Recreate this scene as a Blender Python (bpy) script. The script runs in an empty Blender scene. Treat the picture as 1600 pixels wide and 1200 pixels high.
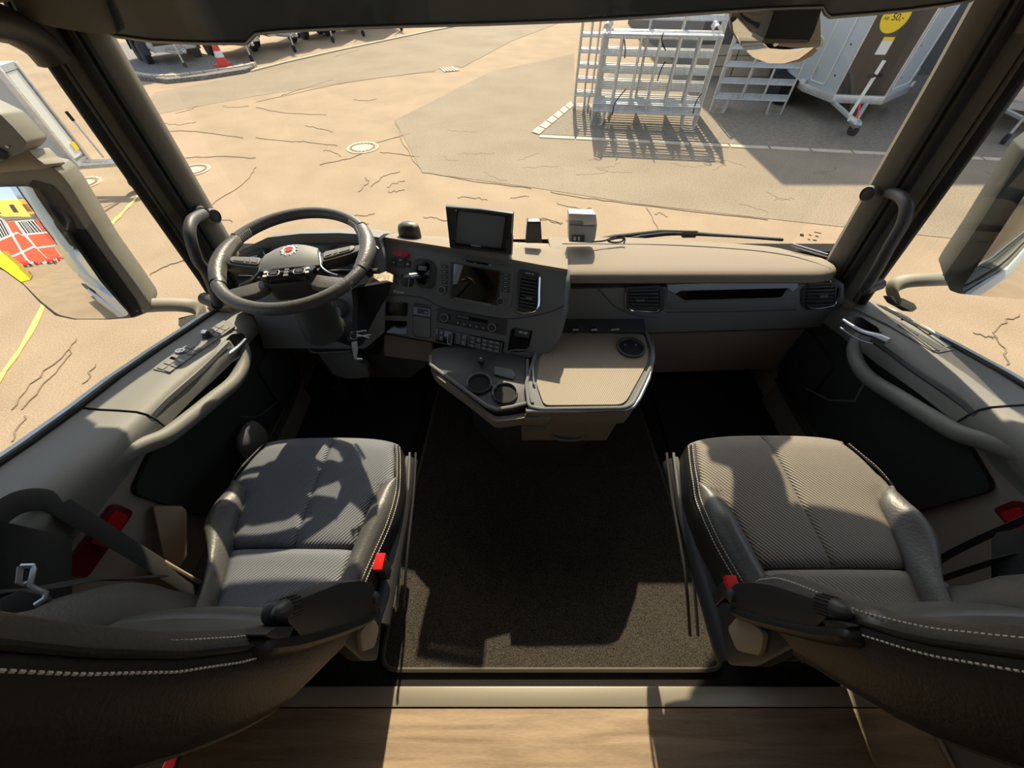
import bpy, bmesh, math, random
from mathutils import Vector as V, Matrix
random.seed(7)
SC = bpy.context.scene
COL = SC.collection
PI = math.pi
# ---------------------------------------------------------------- camera, sky, sun, exposure
CAMH = 1.5; PITCH = math.radians(50); FPX = 600.0
cd = bpy.data.cameras.new('camera'); cam = bpy.data.objects.new('camera', cd); COL.objects.link(cam)
cam.location = (0, 0, CAMH); cam.rotation_euler = (math.radians(90) - PITCH, 0, 0)
cd.sensor_fit = 'HORIZONTAL'; cd.sensor_width = 36; cd.lens = 36 * FPX / 1600; cd.clip_start = 0.02; cd.clip_end = 400
SC.camera = cam
SUN_EL = math.radians(40); SUN_AZ = math.radians(5)       # az: from +Y towards +X
w = bpy.data.worlds.new('sky'); SC.world = w; w.use_nodes = True
nt = w.node_tree; bg = nt.nodes['Background']
sk = nt.nodes.new('ShaderNodeTexSky'); sk.sky_type = 'NISHITA'; sk.sun_disc = False
sk.sun_elevation = SUN_EL; sk.sun_rotation = SUN_AZ; sk.air_density = 1.0; sk.dust_density = 2.0
hs_ = nt.nodes.new('ShaderNodeHueSaturation'); hs_.inputs['Saturation'].default_value = .62
nt.links.new(sk.outputs[0], hs_.inputs['Color']); nt.links.new(hs_.outputs[0], bg.inputs[0]); bg.inputs[1].default_value = 0.27
sl = bpy.data.lights.new('sun', 'SUN'); sun = bpy.data.objects.new('sun', sl); COL.objects.link(sun)
sl.energy = 8.5; sl.color = (1.0, 0.84, 0.62); sl.angle = math.radians(0.6)
sd = V((math.sin(SUN_AZ) * math.cos(SUN_EL), math.cos(SUN_AZ) * math.cos(SUN_EL), math.sin(SUN_EL)))
sun.rotation_euler = sd.to_track_quat('Z', 'Y').to_euler(); sun.location = (3, 30, 25)
SC.view_settings.view_transform = 'Standard'; SC.view_settings.look = 'None'
SC.view_settings.gamma = 1; SC.view_settings.use_curve_mapping = False
SC.view_settings.exposure = 0.0

# ---------------------------------------------------------------- geometry helpers
CP, SP = math.cos(PITCH), math.sin(PITCH)
def ray(px, py):
    a = (px - 800) / FPX; v = (600 - py) / FPX
    return V((a, CP + v * SP, -SP + v * CP))
def at(px, py, x=None, y=None, z=None, t=None):
    """point of the place seen at a pixel of the reference, at a known x, y, height or depth"""
    r = ray(px, py)
    if x is not None: t = x / r.x
    elif y is not None: t = y / r.y
    elif z is not None: t = (z - CAMH) / r.z
    return V((0, 0, CAMH)) + r * t
class Plane:
    def __init__(s, a, b, c):
        a, b, c = V(a), V(b), V(c)
        s.o = a; s.n = (b - a).cross(c - a).normalized()
        if s.n.dot(V((0, 0, CAMH)) - a) < 0: s.n = -s.n
    def hit(s, px, py, h=0):
        r = ray(px, py); o = V((0, 0, CAMH))
        t = (s.o + s.n * h - o).dot(s.n) / r.dot(s.n)
        return o + r * t
def PN(o, n):
    p = Plane.__new__(Plane); p.o = V(o); p.n = V(n).normalized(); return p

def rnd(poly, r, n=4):
    """round the corners of a 2D or 3D polygon"""
    out = []; L = len(poly)
    for i in range(L):
        p0, p1, p2 = V(poly[i - 1]), V(poly[i]), V(poly[(i + 1) % L])
        a = p0 - p1; b = p2 - p1
        ra = min(r, a.length * .45); rb = min(r, b.length * .45)
        A = p1 + a.normalized() * ra; B = p1 + b.normalized() * rb
        for k in range(n + 1):
            t = k / n
            out.append((1 - t) ** 2 * A + 2 * t * (1 - t) * p1 + t * t * B)
    return out
def smooth_path(pts, n=6, closed=False):
    pts = [V(p) for p in pts]; L = len(pts); out = []
    rng = range(L if closed else L - 1)
    for i in rng:
        if closed: p = [pts[(i + j) % L] for j in (-1, 0, 1, 2)]
        else: p = [pts[max(0, i - 1)], pts[i], pts[i + 1], pts[min(L - 1, i + 2)]]
        for k in range(n):
            t = k / n
            out.append(.5 * ((2 * p[1]) + (p[2] - p[0]) * t + (2 * p[0] - 5 * p[1] + 4 * p[2] - p[3]) * t * t + (3 * p[1] - p[0] - 3 * p[2] + p[3]) * t ** 3))
    if not closed: out.append(pts[-1])
    return out

class G:
    def __init__(s): s.v = []; s.f = []; s.mi = []
    def add(s, vs, fs):
        b = len(s.v); s.v += [V(q) for q in vs]; s.f += [tuple(b + i for i in f) for f in fs]; return s
    def box(s, a, b):
        (x0, y0, z0), (x1, y1, z1) = a, b
        return s.add([(x0, y0, z0), (x1, y0, z0), (x1, y1, z0), (x0, y1, z0), (x0, y0, z1), (x1, y0, z1), (x1, y1, z1), (x0, y1, z1)],
                     [(3, 2, 1, 0), (4, 5, 6, 7), (0, 1, 5, 4), (1, 2, 6, 5), (2, 3, 7, 6), (3, 0, 4, 7)])
    def loft(s, rings, closed=True, caps=True):
        n = len(rings[0]); vs = [p for r in rings for p in r]; fs = []
        m = n if closed else n - 1
        for i in range(len(rings) - 1):
            for j in range(m):
                fs.append((i * n + j, i * n + (j + 1) % n, (i + 1) * n + (j + 1) % n, (i + 1) * n + j))
        if caps and closed:
            fs.append(tuple(range(n))[::-1]); k = (len(rings) - 1) * n; fs.append(tuple(range(k, k + n)))
        return s.add(vs, fs)
    def grid(s, rows): return s.loft(rows, closed=False, caps=False)
    def slab(s, rows, d):
        """grid with thickness: d is an offset vector for the back"""
        d = V(d); R = len(rows); N = len(rows[0])
        vs = [V(p) for r in rows for p in r]; vs += [p + d for p in vs]; fs = []; o = R * N
        for i in range(R - 1):
            for j in range(N - 1):
                q = (i * N + j, i * N + j + 1, (i + 1) * N + j + 1, (i + 1) * N + j)
                fs.append(q); fs.append(tuple(o + k for k in q[::-1]))
        for i in range(R - 1):
            for j in (0, N - 1): fs.append((i * N + j, (i + 1) * N + j, o + (i + 1) * N + j, o + i * N + j))
        for j in range(N - 1):
            for i in (0, R - 1): fs.append((i * N + j, i * N + j + 1, o + i * N + j + 1, o + i * N + j))
        return s.add(vs, fs)
    def prism(s, poly, d):
        p = [V(q) for q in poly]; d = V(d)
        return s.loft([p, [q + d for q in p]])
    def tube(s, path, r, n=8, closed=False, flat=1.0, up=None):
        path = [V(p) for p in path]; L = len(path); rings = []
        prev = None
        for i, p in enumerate(path):
            if closed: t = path[(i + 1) % L] - path[i - 1]
            else: t = path[min(i + 1, L - 1)] - path[max(i - 1, 0)]
            t = t.normalized() if t.length > 1e-9 else V((0, 0, 1))
            if prev is None or up is not None:
                u = V(up) if up is not None else (V((0, 0, 1)) if abs(t.z) < .9 else V((1, 0, 0)))
            else: u = prev
            a = (u - t * u.dot(t)).normalized(); b = t.cross(a); prev = a
            rr = r[i] if isinstance(r, (list, tuple)) else r
            rings.append([p + a * (math.cos(2 * PI * k / n) * rr) + b * (math.sin(2 * PI * k / n) * rr * flat) for k in range(n)])
        if closed: rings.append(rings[0]); return s.loft(rings, caps=False)
        return s.loft(rings)
    def lathe(s, c, ax, prof, n=24):
        """prof: list of (radius, height along ax)"""
        c = V(c); ax = V(ax).normalized(); u = V((0, 0, 1)) if abs(ax.z) < .9 else V((1, 0, 0))
        a = (u - ax * u.dot(ax)).normalized(); b = ax.cross(a)
        return s.loft([[c + ax * h + (a * math.cos(2 * PI * k / n) + b * math.sin(2 * PI * k / n)) * r for k in range(n)] for r, h in prof])
    def px(s, poly, pl, h0, h1, r=0, n=3):
        """extrude a pixel outline lying on a real plane from height h0 to h1 above it"""
        if r: poly = rnd([V((q[0], q[1], 0)) for q in poly], r, n)
        top = [pl.hit(q[0], q[1], h1) for q in poly]
        return s.prism(top, pl.n * (h0 - h1))
    def ring(s, outer, inner, pl, h0, h1):
        """frame between two pixel outlines of equal point count"""
        A = [pl.hit(q[0], q[1], h1) for q in outer]; B = [pl.hit(q[0], q[1], h1) for q in inner]
        d = pl.n * (h0 - h1); n = len(A)
        r = [A, B, [q + d for q in B], [q + d for q in A], A]
        vs = [p for k in r[:4] for p in k]; fs = []
        for i in range(4):
            for j in range(n):
                fs.append((i * n + j, i * n + (j + 1) % n, ((i + 1) % 4) * n + (j + 1) % n, ((i + 1) % 4) * n + j))
        return s.add(vs, fs)

def convex(name, poly, pl, R_c, mt, parent, back=.008):
    """convex mirror glass whose rim follows a pixel outline on a plane"""
    P = [pl.hit(*q) for q in poly]; c = sum(P, V((0, 0, 0))) / len(P); rows = []
    def dn(p): d = (p - c).length; return p - pl.n * (d * d / (2 * R_c) - .018)
    for k in range(12):
        s_ = max(.001, k / 11); rows.append([dn(c + (p - c) * s_) for p in P])
    g = G().loft(rows, caps=False)
    o = obj(name, g, mt, parent, ang=180)
    obj('glass_back', G().prism([p - pl.n * (.03) for p in P], pl.n * -.004), M_rubber, parent)
    return o
class Thing: pass
def tag(o, label=None, cat=None, group=None, kind=None):
    if label: o['label'] = label
    if cat: o['category'] = cat
    if group: o['group'] = group
    if kind: o['kind'] = kind
    return o
def thing(name, label, cat, loc=(0, 0, 0), group=None, rz=0):
    o = bpy.data.objects.new(name, None); COL.objects.link(o); o.location = loc; o.empty_display_size = .05
    o.rotation_euler = (0, 0, rz)
    return tag(o, label, cat, group)
def root_loc(p):
    L = V((0, 0, 0))
    while p is not None: L += p.location; p = p.parent
    return L
def obj(name, g, mat, parent=None, smooth=True, bev=0, seg=2, sub=0, local=False, label=None, ang=38, recalc=True):
    me = bpy.data.meshes.new(name); off = V((0, 0, 0))
    if parent is not None and not local: off = root_loc(parent)
    me.from_pydata([tuple(q - off) for q in g.v], [], g.f)
    bm = bmesh.new(); bm.from_mesh(me)
    bmesh.ops.remove_doubles(bm, verts=bm.verts, dist=1e-6)
    if recalc: bmesh.ops.recalc_face_normals(bm, faces=bm.faces)
    if bev:
        bm.normal_update()
        ed = [e for e in bm.edges if len(e.link_faces) == 2 and e.calc_face_angle(0) > math.radians(32)]
        if ed: bmesh.ops.bevel(bm, geom=ed, offset=bev, segments=seg, affect='EDGES', clamp_overlap=True, profile=.6)
    bm.to_mesh(me); bm.free()
    if smooth:
        me.polygons.foreach_set('use_smooth', [True] * len(me.polygons))
        me.set_sharp_from_angle(angle=math.radians(ang))
    me.materials.append(mat)
    o = bpy.data.objects.new(name, me); COL.objects.link(o)
    if parent is not None: o.parent = parent
    if sub:
        m = o.modifiers.new('sub', 'SUBSURF'); m.levels = sub; m.render_levels = sub
    if label: o['label'] = label
    return o
def text(name, s, size, frame, mat, parent, depth=.0008):
    cu = bpy.data.curves.new(name, 'FONT'); cu.body = s; cu.size = size; cu.extrude = depth; cu.align_x = 'CENTER'; cu.align_y = 'CENTER'
    tmp = bpy.data.objects.new(name + '_src', cu)
    me = bpy.data.meshes.new_from_object(tmp); bpy.data.objects.remove(tmp)
    off = root_loc(parent)
    o, X, Y, Z = frame
    for v in me.vertices:
        q = V(o) + V(X) * v.co.x + V(Y) * v.co.y + V(Z) * v.co.z; v.co = q - off
    me.materials.clear(); me.materials.append(mat)
    ob = bpy.data.objects.new(name, me); COL.objects.link(ob); ob.parent = parent
    return ob
def copy_tree(o, loc=None, parent=None, label=None, rz=None):
    c = o.copy(); COL.objects.link(c)
    if parent is not None: c.parent = parent
    if loc is not None: c.location = loc
    if rz is not None: c.rotation_euler = (0, 0, rz)
    if label: c['label'] = label
    for ch in list(o.children): copy_tree(ch, parent=c)
    return c
def lerp(a, b, t): return a + (b - a) * t
def quad(q, u, v):
    """bilinear point of a pixel quad TL,TR,BR,BL"""
    a = (lerp(q[0][0], q[1][0], u), lerp(q[0][1], q[1][1], u)); b = (lerp(q[3][0], q[2][0], u), lerp(q[3][1], q[2][1], u))
    return (lerp(a[0], b[0], v), lerp(a[1], b[1], v))
def sub_quad(q, u0, v0, u1, v1): return [quad(q, u0, v0), quad(q, u1, v0), quad(q, u1, v1), quad(q, u0, v1)]
def circ(cx, cy, rx, ry, n=20, rot=0):
    c, s_ = math.cos(rot), math.sin(rot)
    return [(cx + rx * math.cos(2 * PI * k / n) * c - ry * math.sin(2 * PI * k / n) * s_, cy + rx * math.cos(2 * PI * k / n) * s_ + ry * math.sin(2 * PI * k / n) * c) for k in range(n)]

# ---------------------------------------------------------------- materials
def srgb(r, g, b):
    f = lambda c: ((c / 255 + .055) / 1.055) ** 2.4 if c > 10 else c / 255 / 12.92
    return (f(r), f(g), f(b), 1)
MATS = {}
def mat(name, col, rough=.6, metal=0, bump=0, scale=200, var=0, vscale=None, spec=.5, coat=0, kind='noise', emit=None, stretch=(1, 1, 1), sheen=0):
    m = bpy.data.materials.new(name); m.use_nodes = True; nt = m.node_tree; b = nt.nodes['Principled BSDF']
    if len(col) == 3: col = srgb(*col)
    b.inputs['Base Color'].default_value = col; b.inputs['Roughness'].default_value = rough; b.inputs['Metallic'].default_value = metal
    b.inputs['Specular IOR Level'].default_value = spec; b.inputs['Coat Weight'].default_value = coat
    if sheen: b.inputs['Sheen Weight'].default_value = sheen
    if emit:
        b.inputs['Emission Color'].default_value = emit[0]; b.inputs['Emission Strength'].default_value = emit[1]
    if bump or var:
        tc = nt.nodes.new('ShaderNodeTexCoord'); mp = nt.nodes.new('ShaderNodeMapping'); mp.inputs['Scale'].default_value = stretch
        nt.links.new(tc.outputs['Object'], mp.inputs[0])
        def tex(sc, det=4):
            if kind == 'voronoi':
                t = nt.nodes.new('ShaderNodeTexVoronoi'); t.inputs['Scale'].default_value = sc; o = t.outputs['Distance']
            else:
                t = nt.nodes.new('ShaderNodeTexNoise'); t.inputs['Scale'].default_value = sc; t.inputs['Detail'].default_value = det; o = t.outputs['Fac']
            nt.links.new(mp.outputs[0], t.inputs['Vector']); return o
        if bump:
            bn = nt.nodes.new('ShaderNodeBump'); bn.inputs['Strength'].default_value = bump; bn.inputs['Distance'].default_value = .002
            nt.links.new(tex(scale), bn.inputs['Height']); nt.links.new(bn.outputs[0], b.inputs['Normal'])
        if var:
            cr = nt.nodes.new('ShaderNodeValToRGB'); cr.color_ramp.elements[0].position = .3; cr.color_ramp.elements[1].position = .7
            cr.color_ramp.elements[0].color = [max(0, c * (1 - var)) for c in col[:3]] + [1]; cr.color_ramp.elements[1].color = [min(1, c * (1 + var)) for c in col[:3]] + [1]
            nt.links.new(tex(vscale or scale), cr.inputs[0]); nt.links.new(cr.outputs[0], b.inputs['Base Color'])
    MATS[name] = m; return m
M_dash_top = mat('dash_soft_taupe', (136, 126, 112), .8, bump=.35, scale=500, spec=.25)
M_dash = mat('dash_charcoal', (112, 114, 113), .62, bump=.25, scale=600, spec=.35)
M_dash_d = mat('dash_dark_inset', (64, 66, 66), .5, bump=.1, scale=500, spec=.4)
M_beige = mat('warm_grey_plastic', (138, 129, 118), .7, bump=.25, scale=500, spec=.3)
M_beige2 = mat('sand_plastic', (160, 144, 120), .7, bump=.2, scale=500, spec=.3)
M_doortop = mat('door_top_vinyl', (118, 118, 112), .58, bump=.25, scale=500, spec=.4)
M_doorlow = mat('door_dark_felt', (52, 52, 50), .95, bump=.5, scale=700, spec=.1)
M_black = mat('black_plastic', (52, 52, 52), .45, bump=.08, scale=400, spec=.45)
M_gloss = mat('black_gloss', (10, 10, 12), .08, spec=.6)
M_screen = mat('screen_glass', (12, 13, 15), .02, spec=1.0, coat=1.0)
M_rubber = mat('rubber', (38, 38, 38), .8, spec=.2)
M_pillar = mat('pillar_trim', (112, 108, 98), .7, bump=.25, scale=500, spec=.3)
M_pillar_d = mat('pillar_groove', (50, 54, 51), .7, spec=.3)
M_chrome = mat('chrome', (225, 228, 232), .12, 1)
M_satin = mat('satin_metal', (170, 176, 182), .3, .9)
M_alu = mat('anodised_strip', (176, 168, 150), .4, .6, bump=.05, scale=300)
M_galv = mat('galvanised', (196, 198, 196), .42, .55, var=.12, vscale=18)
M_leather = mat('leather', (78, 77, 74), .42, bump=.5, scale=160, spec=.5)
M_leather_d = mat('leather_side', (36, 35, 33), .5, bump=.4, scale=220, spec=.4)
M_thread = mat('stitch_thread', (205, 200, 188), .8)
M_red = mat('belt_button_red', (225, 40, 38), .4)
M_reflect = mat('red_reflector', (165, 22, 34), .25, coat=.6)
M_reflect_d = mat('dark_red_reflector', (90, 14, 22), .3, coat=.4)
M_belt = mat('belt_webbing', (38, 38, 38), .8, bump=.5, scale=900)
M_white = mat('white_paint', (222, 226, 222), .35, spec=.5)
M_whiteg = mat('pale_grey_panel', (176, 186, 190), .4, spec=.5)
M_tyre = mat('tyre', (42, 44, 46), .85, bump=.4, scale=60)
M_yellow = mat('yellow_print', (238, 208, 30), .5)
M_icon = mat('icon_print', (190, 192, 190), .6)
M_hazard = mat('hazard_red', (170, 36, 62), .4)
M_cargo = mat('dark_wood_panel', (36, 37, 40), .3, var=.35, vscale=3, coat=.1, stretch=(1, 1, .2))
M_mirror = mat('mirror_glass', (240, 242, 242), .005, 1)
M_grey = mat('device_grey', (150, 156, 160), .45)
M_lanyard = mat('lanyard_black', (14, 14, 14), .9)
M_orange = mat('cone_red', (224, 60, 44), .5)
def glass(name, tint=(1, 1, 1, 1), refl=.9, base=.05):
    m = bpy.data.materials.new(name); m.use_nodes = True; nt = m.node_tree; nt.nodes.clear()
    o = nt.nodes.new('ShaderNodeOutputMaterial'); t = nt.nodes.new('ShaderNodeBsdfTransparent'); t.inputs[0].default_value = tint
    g = nt.nodes.new('ShaderNodeBsdfGlossy'); g.inputs['Roughness'].default_value = .0
    lw = nt.nodes.new('ShaderNodeLayerWeight'); lw.inputs[0].default_value = .5
    f = nt.nodes.new('ShaderNodeMath'); f.operation = 'POWER'; f.inputs[1].default_value = 5; nt.links.new(lw.outputs['Facing'], f.inputs[0])
    ml = nt.nodes.new('ShaderNodeMath'); ml.operation = 'MULTIPLY_ADD'; ml.inputs[1].default_value = refl; ml.inputs[2].default_value = base
    mx = nt.nodes.new('ShaderNodeMixShader')
    nt.links.new(f.outputs[0], ml.inputs[0]); nt.links.new(ml.outputs[0], mx.inputs[0]); nt.links.new(t.outputs[0], mx.inputs[1]); nt.links.new(g.outputs[0], mx.inputs[2]); nt.links.new(mx.outputs[0], o.inputs[0])
    return m
M_glass = glass('window_glass', (.95, .97, .95, 1), .9, .035)
M_hatch = glass('fill_hatch_glass', (.6, .6, .58, 1), .9, .04)
def visor_mat():
    m = glass('tinted_visor', (.16, .18, .19, 1), .6, .05); nt = m.node_tree
    mx = [n for n in nt.nodes if n.type == 'MIX_SHADER'][0]; out = [n for n in nt.nodes if n.type == 'OUTPUT_MATERIAL'][0]
    d = nt.nodes.new('ShaderNodeBsdfDiffuse'); d.inputs[0].default_value = srgb(104, 112, 116); m2 = nt.nodes.new('ShaderNodeMixShader'); m2.inputs[0].default_value = .5
    nt.links.new(mx.outputs[0], m2.inputs[1]); nt.links.new(d.outputs[0], m2.inputs[2]); nt.links.new(m2.outputs[0], out.inputs[0]); return m
M_visor = visor_mat()
def rib_mat(name, col, period, ang, lo=.55, strength=.8):
    m = bpy.data.materials.new(name); m.use_nodes = True; nt = m.node_tree; b = nt.nodes['Principled BSDF']
    c = srgb(*col); tc = nt.nodes.new('ShaderNodeTexCoord'); mp = nt.nodes.new('ShaderNodeMapping'); mp.inputs['Rotation'].default_value = (0, 0, ang)
    wv = nt.nodes.new('ShaderNodeTexWave'); wv.bands_direction = 'X'; wv.inputs['Scale'].default_value = 2 * PI / (20 * period); wv.inputs['Distortion'].default_value = .15; wv.inputs['Detail'].default_value = 0
    cr = nt.nodes.new('ShaderNodeValToRGB'); cr.color_ramp.elements[0].color = (c[0] * lo, c[1] * lo, c[2] * lo, 1); cr.color_ramp.elements[1].color = c
    bn = nt.nodes.new('ShaderNodeBump'); bn.inputs['Strength'].default_value = strength; bn.inputs['Distance'].default_value = .0015
    nt.links.new(tc.outputs['Object'], mp.inputs[0]); nt.links.new(mp.outputs[0], wv.inputs['Vector']); nt.links.new(wv.outputs['Fac'], cr.inputs[0]); nt.links.new(cr.outputs[0], b.inputs['Base Color'])
    nt.links.new(wv.outputs['Fac'], bn.inputs['Height']); nt.links.new(bn.outputs[0], b.inputs['Normal']); b.inputs['Roughness'].default_value = .6; b.inputs['Specular IOR Level'].default_value = .35
    return m
M_ribL = rib_mat('ribbed_seat_cloth_blue_grey', (112, 116, 122), .0068, math.radians(40))
M_ribR = rib_mat('ribbed_seat_cloth_warm_grey', (130, 123, 112), .0068, math.radians(-40))
M_weave = rib_mat('woven_table_mat', (150, 138, 118), .006, math.radians(30), .8, .4)
def wood_mat():
    m = bpy.data.materials.new('oak_look_floor'); m.use_nodes = True; nt = m.node_tree; b = nt.nodes['Principled BSDF']
    tc = nt.nodes.new('ShaderNodeTexCoord'); mp = nt.nodes.new('ShaderNodeMapping'); mp.inputs['Scale'].default_value = (.7, 9, 1)
    n = nt.nodes.new('ShaderNodeTexNoise'); n.inputs['Scale'].default_value = 4; n.inputs['Detail'].default_value = 8; n.inputs['Distortion'].default_value = .6
    mp2 = nt.nodes.new('ShaderNodeMapping'); mp2.inputs['Scale'].default_value = (6, 60, 1)
    n2 = nt.nodes.new('ShaderNodeTexNoise'); n2.inputs['Scale'].default_value = 8; n2.inputs['Detail'].default_value = 4
    mx = nt.nodes.new('ShaderNodeMath'); mx.operation = 'ADD'; ml = nt.nodes.new('ShaderNodeMath'); ml.operation = 'MULTIPLY'; ml.inputs[1].default_value = .35
    cr = nt.nodes.new('ShaderNodeValToRGB'); cr.color_ramp.elements[0].position = .45; cr.color_ramp.elements[1].position = .9
    cr.color_ramp.elements[0].color = srgb(116, 98, 78); cr.color_ramp.elements[1].color = srgb(164, 143, 116)
    L = nt.links.new
    L(tc.outputs['Object'], mp.inputs[0]); L(mp.outputs[0], n.inputs['Vector']); L(tc.outputs['Object'], mp2.inputs[0]); L(mp2.outputs[0], n2.inputs['Vector'])
    L(n2.outputs['Fac'], ml.inputs[0]); L(n.outputs['Fac'], mx.inputs[0]); L(ml.outputs[0], mx.inputs[1]); L(mx.outputs[0], cr.inputs[0]); L(cr.outputs[0], b.inputs['Base Color'])
    bn = nt.nodes.new('ShaderNodeBump'); bn.inputs['Strength'].default_value = .2; bn.inputs['Distance'].default_value = .001; L(mx.outputs[0], bn.inputs['Height']); L(bn.outputs[0], b.inputs['Normal'])
    b.inputs['Roughness'].default_value = .5
    return m
M_wood = wood_mat()
def speck_mat(name, lo, hi, scale, bump=.6, rough=.95, p0=.35, p1=.68, spec=.2):
    m = bpy.data.materials.new(name); m.use_nodes = True; nt = m.node_tree; b = nt.nodes['Principled BSDF']; L = nt.links.new
    tc = nt.nodes.new('ShaderNodeTexCoord'); n = nt.nodes.new('ShaderNodeTexNoise'); n.inputs['Scale'].default_value = scale; n.inputs['Detail'].default_value = 3
    n2 = nt.nodes.new('ShaderNodeTexNoise'); n2.inputs['Scale'].default_value = scale * .02; n2.inputs['Detail'].default_value = 5
    cr = nt.nodes.new('ShaderNodeValToRGB'); cr.color_ramp.elements[0].position = p0; cr.color_ramp.elements[1].position = p1
    cr.color_ramp.elements[0].color = srgb(*lo); cr.color_ramp.elements[1].color = srgb(*hi)
    mix = nt.nodes.new('ShaderNodeMixRGB'); mix.blend_type = 'MULTIPLY'; mix.inputs[0].default_value = .55
    cr2 = nt.nodes.new('ShaderNodeValToRGB'); cr2.color_ramp.elements[0].color = (.72, .72, .72, 1); cr2.color_ramp.elements[0].position = .3; cr2.color_ramp.elements[1].position = .65
    L(tc.outputs['Object'], n.inputs['Vector']); L(tc.outputs['Object'], n2.inputs['Vector']); L(n.outputs['Fac'], cr.inputs[0]); L(n2.outputs['Fac'], cr2.inputs[0])
    L(cr.outputs[0], mix.inputs[1]); L(cr2.outputs[0], mix.inputs[2]); L(mix.outputs[0], b.inputs['Base Color'])
    bn = nt.nodes.new('ShaderNodeBump'); bn.inputs['Strength'].default_value = bump; bn.inputs['Distance'].default_value = .003; L(n.outputs['Fac'], bn.inputs['Height']); L(bn.outputs[0], b.inputs['Normal'])
    b.inputs['Roughness'].default_value = rough; b.inputs['Specular IOR Level'].default_value = spec
    return m
M_carpet = speck_mat('mat_pile', (16, 15, 14), (92, 86, 76), 420, 1.0)
M_floor = speck_mat('floor_rubber', (30, 29, 28), (40, 38, 36), 300, .3)
M_asphalt = speck_mat('asphalt_warm', (150, 132, 109), (173, 154, 128), 60, .4)
M_asphalt2 = speck_mat('asphalt_coarse', (132, 120, 102), (160, 147, 126), 42, .6)
M_concrete = speck_mat('concrete_apron', (128, 120, 106), (148, 138, 122), 12, .3)
M_gravel = speck_mat('gravel', (96, 96, 94), (150, 148, 142), 20, .8)
M_crack = mat('crack_dark', (128, 112, 90), .95)
M_kerb = mat('kerb_stone', (190, 178, 156), .85, bump=.4, scale=60, var=.1, vscale=6)
M_paintline = mat('yellow_line', (214, 204, 110), .8, var=.12, vscale=8)
M_iron = mat('iron_cover', (196, 178, 148), .7, bump=.5, scale=60)
# ================================================================ SETTING
GZ = -1.6
def gp(px, py, dz=0): return at(px, py, z=GZ + dz)
st = lambda o: tag(o, kind='structure')
ground = st(obj('ground', G().add([(-90, -80, GZ), (90, -80, GZ), (90, 110, GZ), (-90, 110, GZ)], [(0, 1, 2, 3)]), M_asphalt))
def patch(name, poly, m, z, parent=ground, r=0):
    p = [gp(*q) for q in poly]
    g = G().prism([q + V((0, 0, z)) for q in p], (0, 0, -z - .0)) if z > 0 else None
    return obj(name, g, m, parent, smooth=False)
patch('asphalt_patch', [(617, 188), (765, 113), (897, 84), (897, 160), (835, 208), (1100, 224), (1330, 240), (1600, 252), (1600, 388), (1480, 372), (1290, 352), (1130, 334), (990, 318), (830, 293), (660, 270)], M_asphalt2, .006)
patch('asphalt_patch', [(210, 185), (400, 150), (520, 132), (680, 110), (720, 103), (790, 62), (870, 35), (720, 36), (560, 72), (400, 112), (330, 128), (240, 145)], M_asphalt2, .004)
patch('asphalt_strip', [(722, 106), (800, 64), (872, 37), (866, 34), (790, 58), (708, 102)], M_asphalt2, .008)
apron = patch('concrete_apron', [(835, 210), (897, 163), (960, 110), (1290, 60), (1700, 90), (2200, 240), (2200, 300), (1600, 254), (1330, 238), (1100, 223)], M_concrete, .012)
# cracks: narrow strips of darker joint filler
def crack(pts, wd=.02, parent=ground, z=.009, jit=.03, m=None, name='crack'):
    P = smooth_path([gp(*q) for q in pts], 5); r1 = []; r2 = []
    for i, p in enumerate(P):
        t = (P[min(i + 1, len(P) - 1)] - P[max(i - 1, 0)]); t.z = 0; t.normalize(); n = V((-t.y, t.x, 0))
        j = n * random.uniform(-jit, jit) if 0 < i < len(P) - 1 else V((0, 0, 0)); wv = wd * random.uniform(.35, .9) * .5
        r1.append(p + j + n * wv + V((0, 0, z))); r2.append(p + j - n * wv + V((0, 0, z)))
    return obj(name, G().slab([r1, r2], (0, 0, -.006)), m or M_crack, parent, smooth=False)
for c_ in [[(400, 215), (450, 221), (480, 222), (527, 228)], [(580, 225), (615, 216), (640, 209)], [(594, 238), (630, 242), (655, 246)], [(400, 168), (440, 176), (510, 180)],
           [(500, 258), (545, 248), (570, 238)], [(580, 292), (600, 276), (625, 268)], [(560, 300), (575, 285), (570, 278)], [(617, 188), (636, 235), (660, 270)], [(660, 270), (740, 283), (830, 295)],
           [(258, 205), (305, 206), (380, 216)], [(290, 247), (340, 245), (400, 247)], [(332, 320), (385, 283), (400, 262)], [(120, 530), (105, 560), (70, 600), (35, 640)],
           [(110, 545), (60, 590), (20, 640)], [(150, 570), (130, 600)], [(235, 430), (260, 415), (290, 408)], [(1520, 520), (1550, 528), (1555, 522), (1575, 500), (1592, 492)], [(1555, 525), (1570, 545), (1573, 570)],
           [(520, 90), (560, 78)], [(400, 160), (550, 128), (680, 112)], [(1360, 205), (1366, 246)], [(1097, 224), (1120, 165)], [(40, 650), (20, 690)], [(1010, 325), (1028, 360)], [(180, 370), (140, 420), (110, 450)],
           [(860, 300), (930, 312), (1000, 320), (1200, 344)], [(1375, 365), (1385, 400)], [(440, 150), (470, 140), (520, 125)], [(1228, 122), (1222, 172)], [(1600, 315), (1540, 268)]]:
    crack(c_)
random.seed(11)
for k in range(46):
    x = random.uniform(250, 1500); y = random.uniform(150, 350); d = random.uniform(15, 60); a = random.uniform(-.6, .6)
    crack([(x, y), (x + d * .5, y + d * a * .3 + random.uniform(-4, 4)), (x + d, y + d * a * .6)], .012, jit=.04)
crack([(90, 420), (72, 470), (40, 535), (0, 592), (-40, 650)], .1, z=.012, jit=0, m=M_paintline, name='yellow_line')
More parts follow.
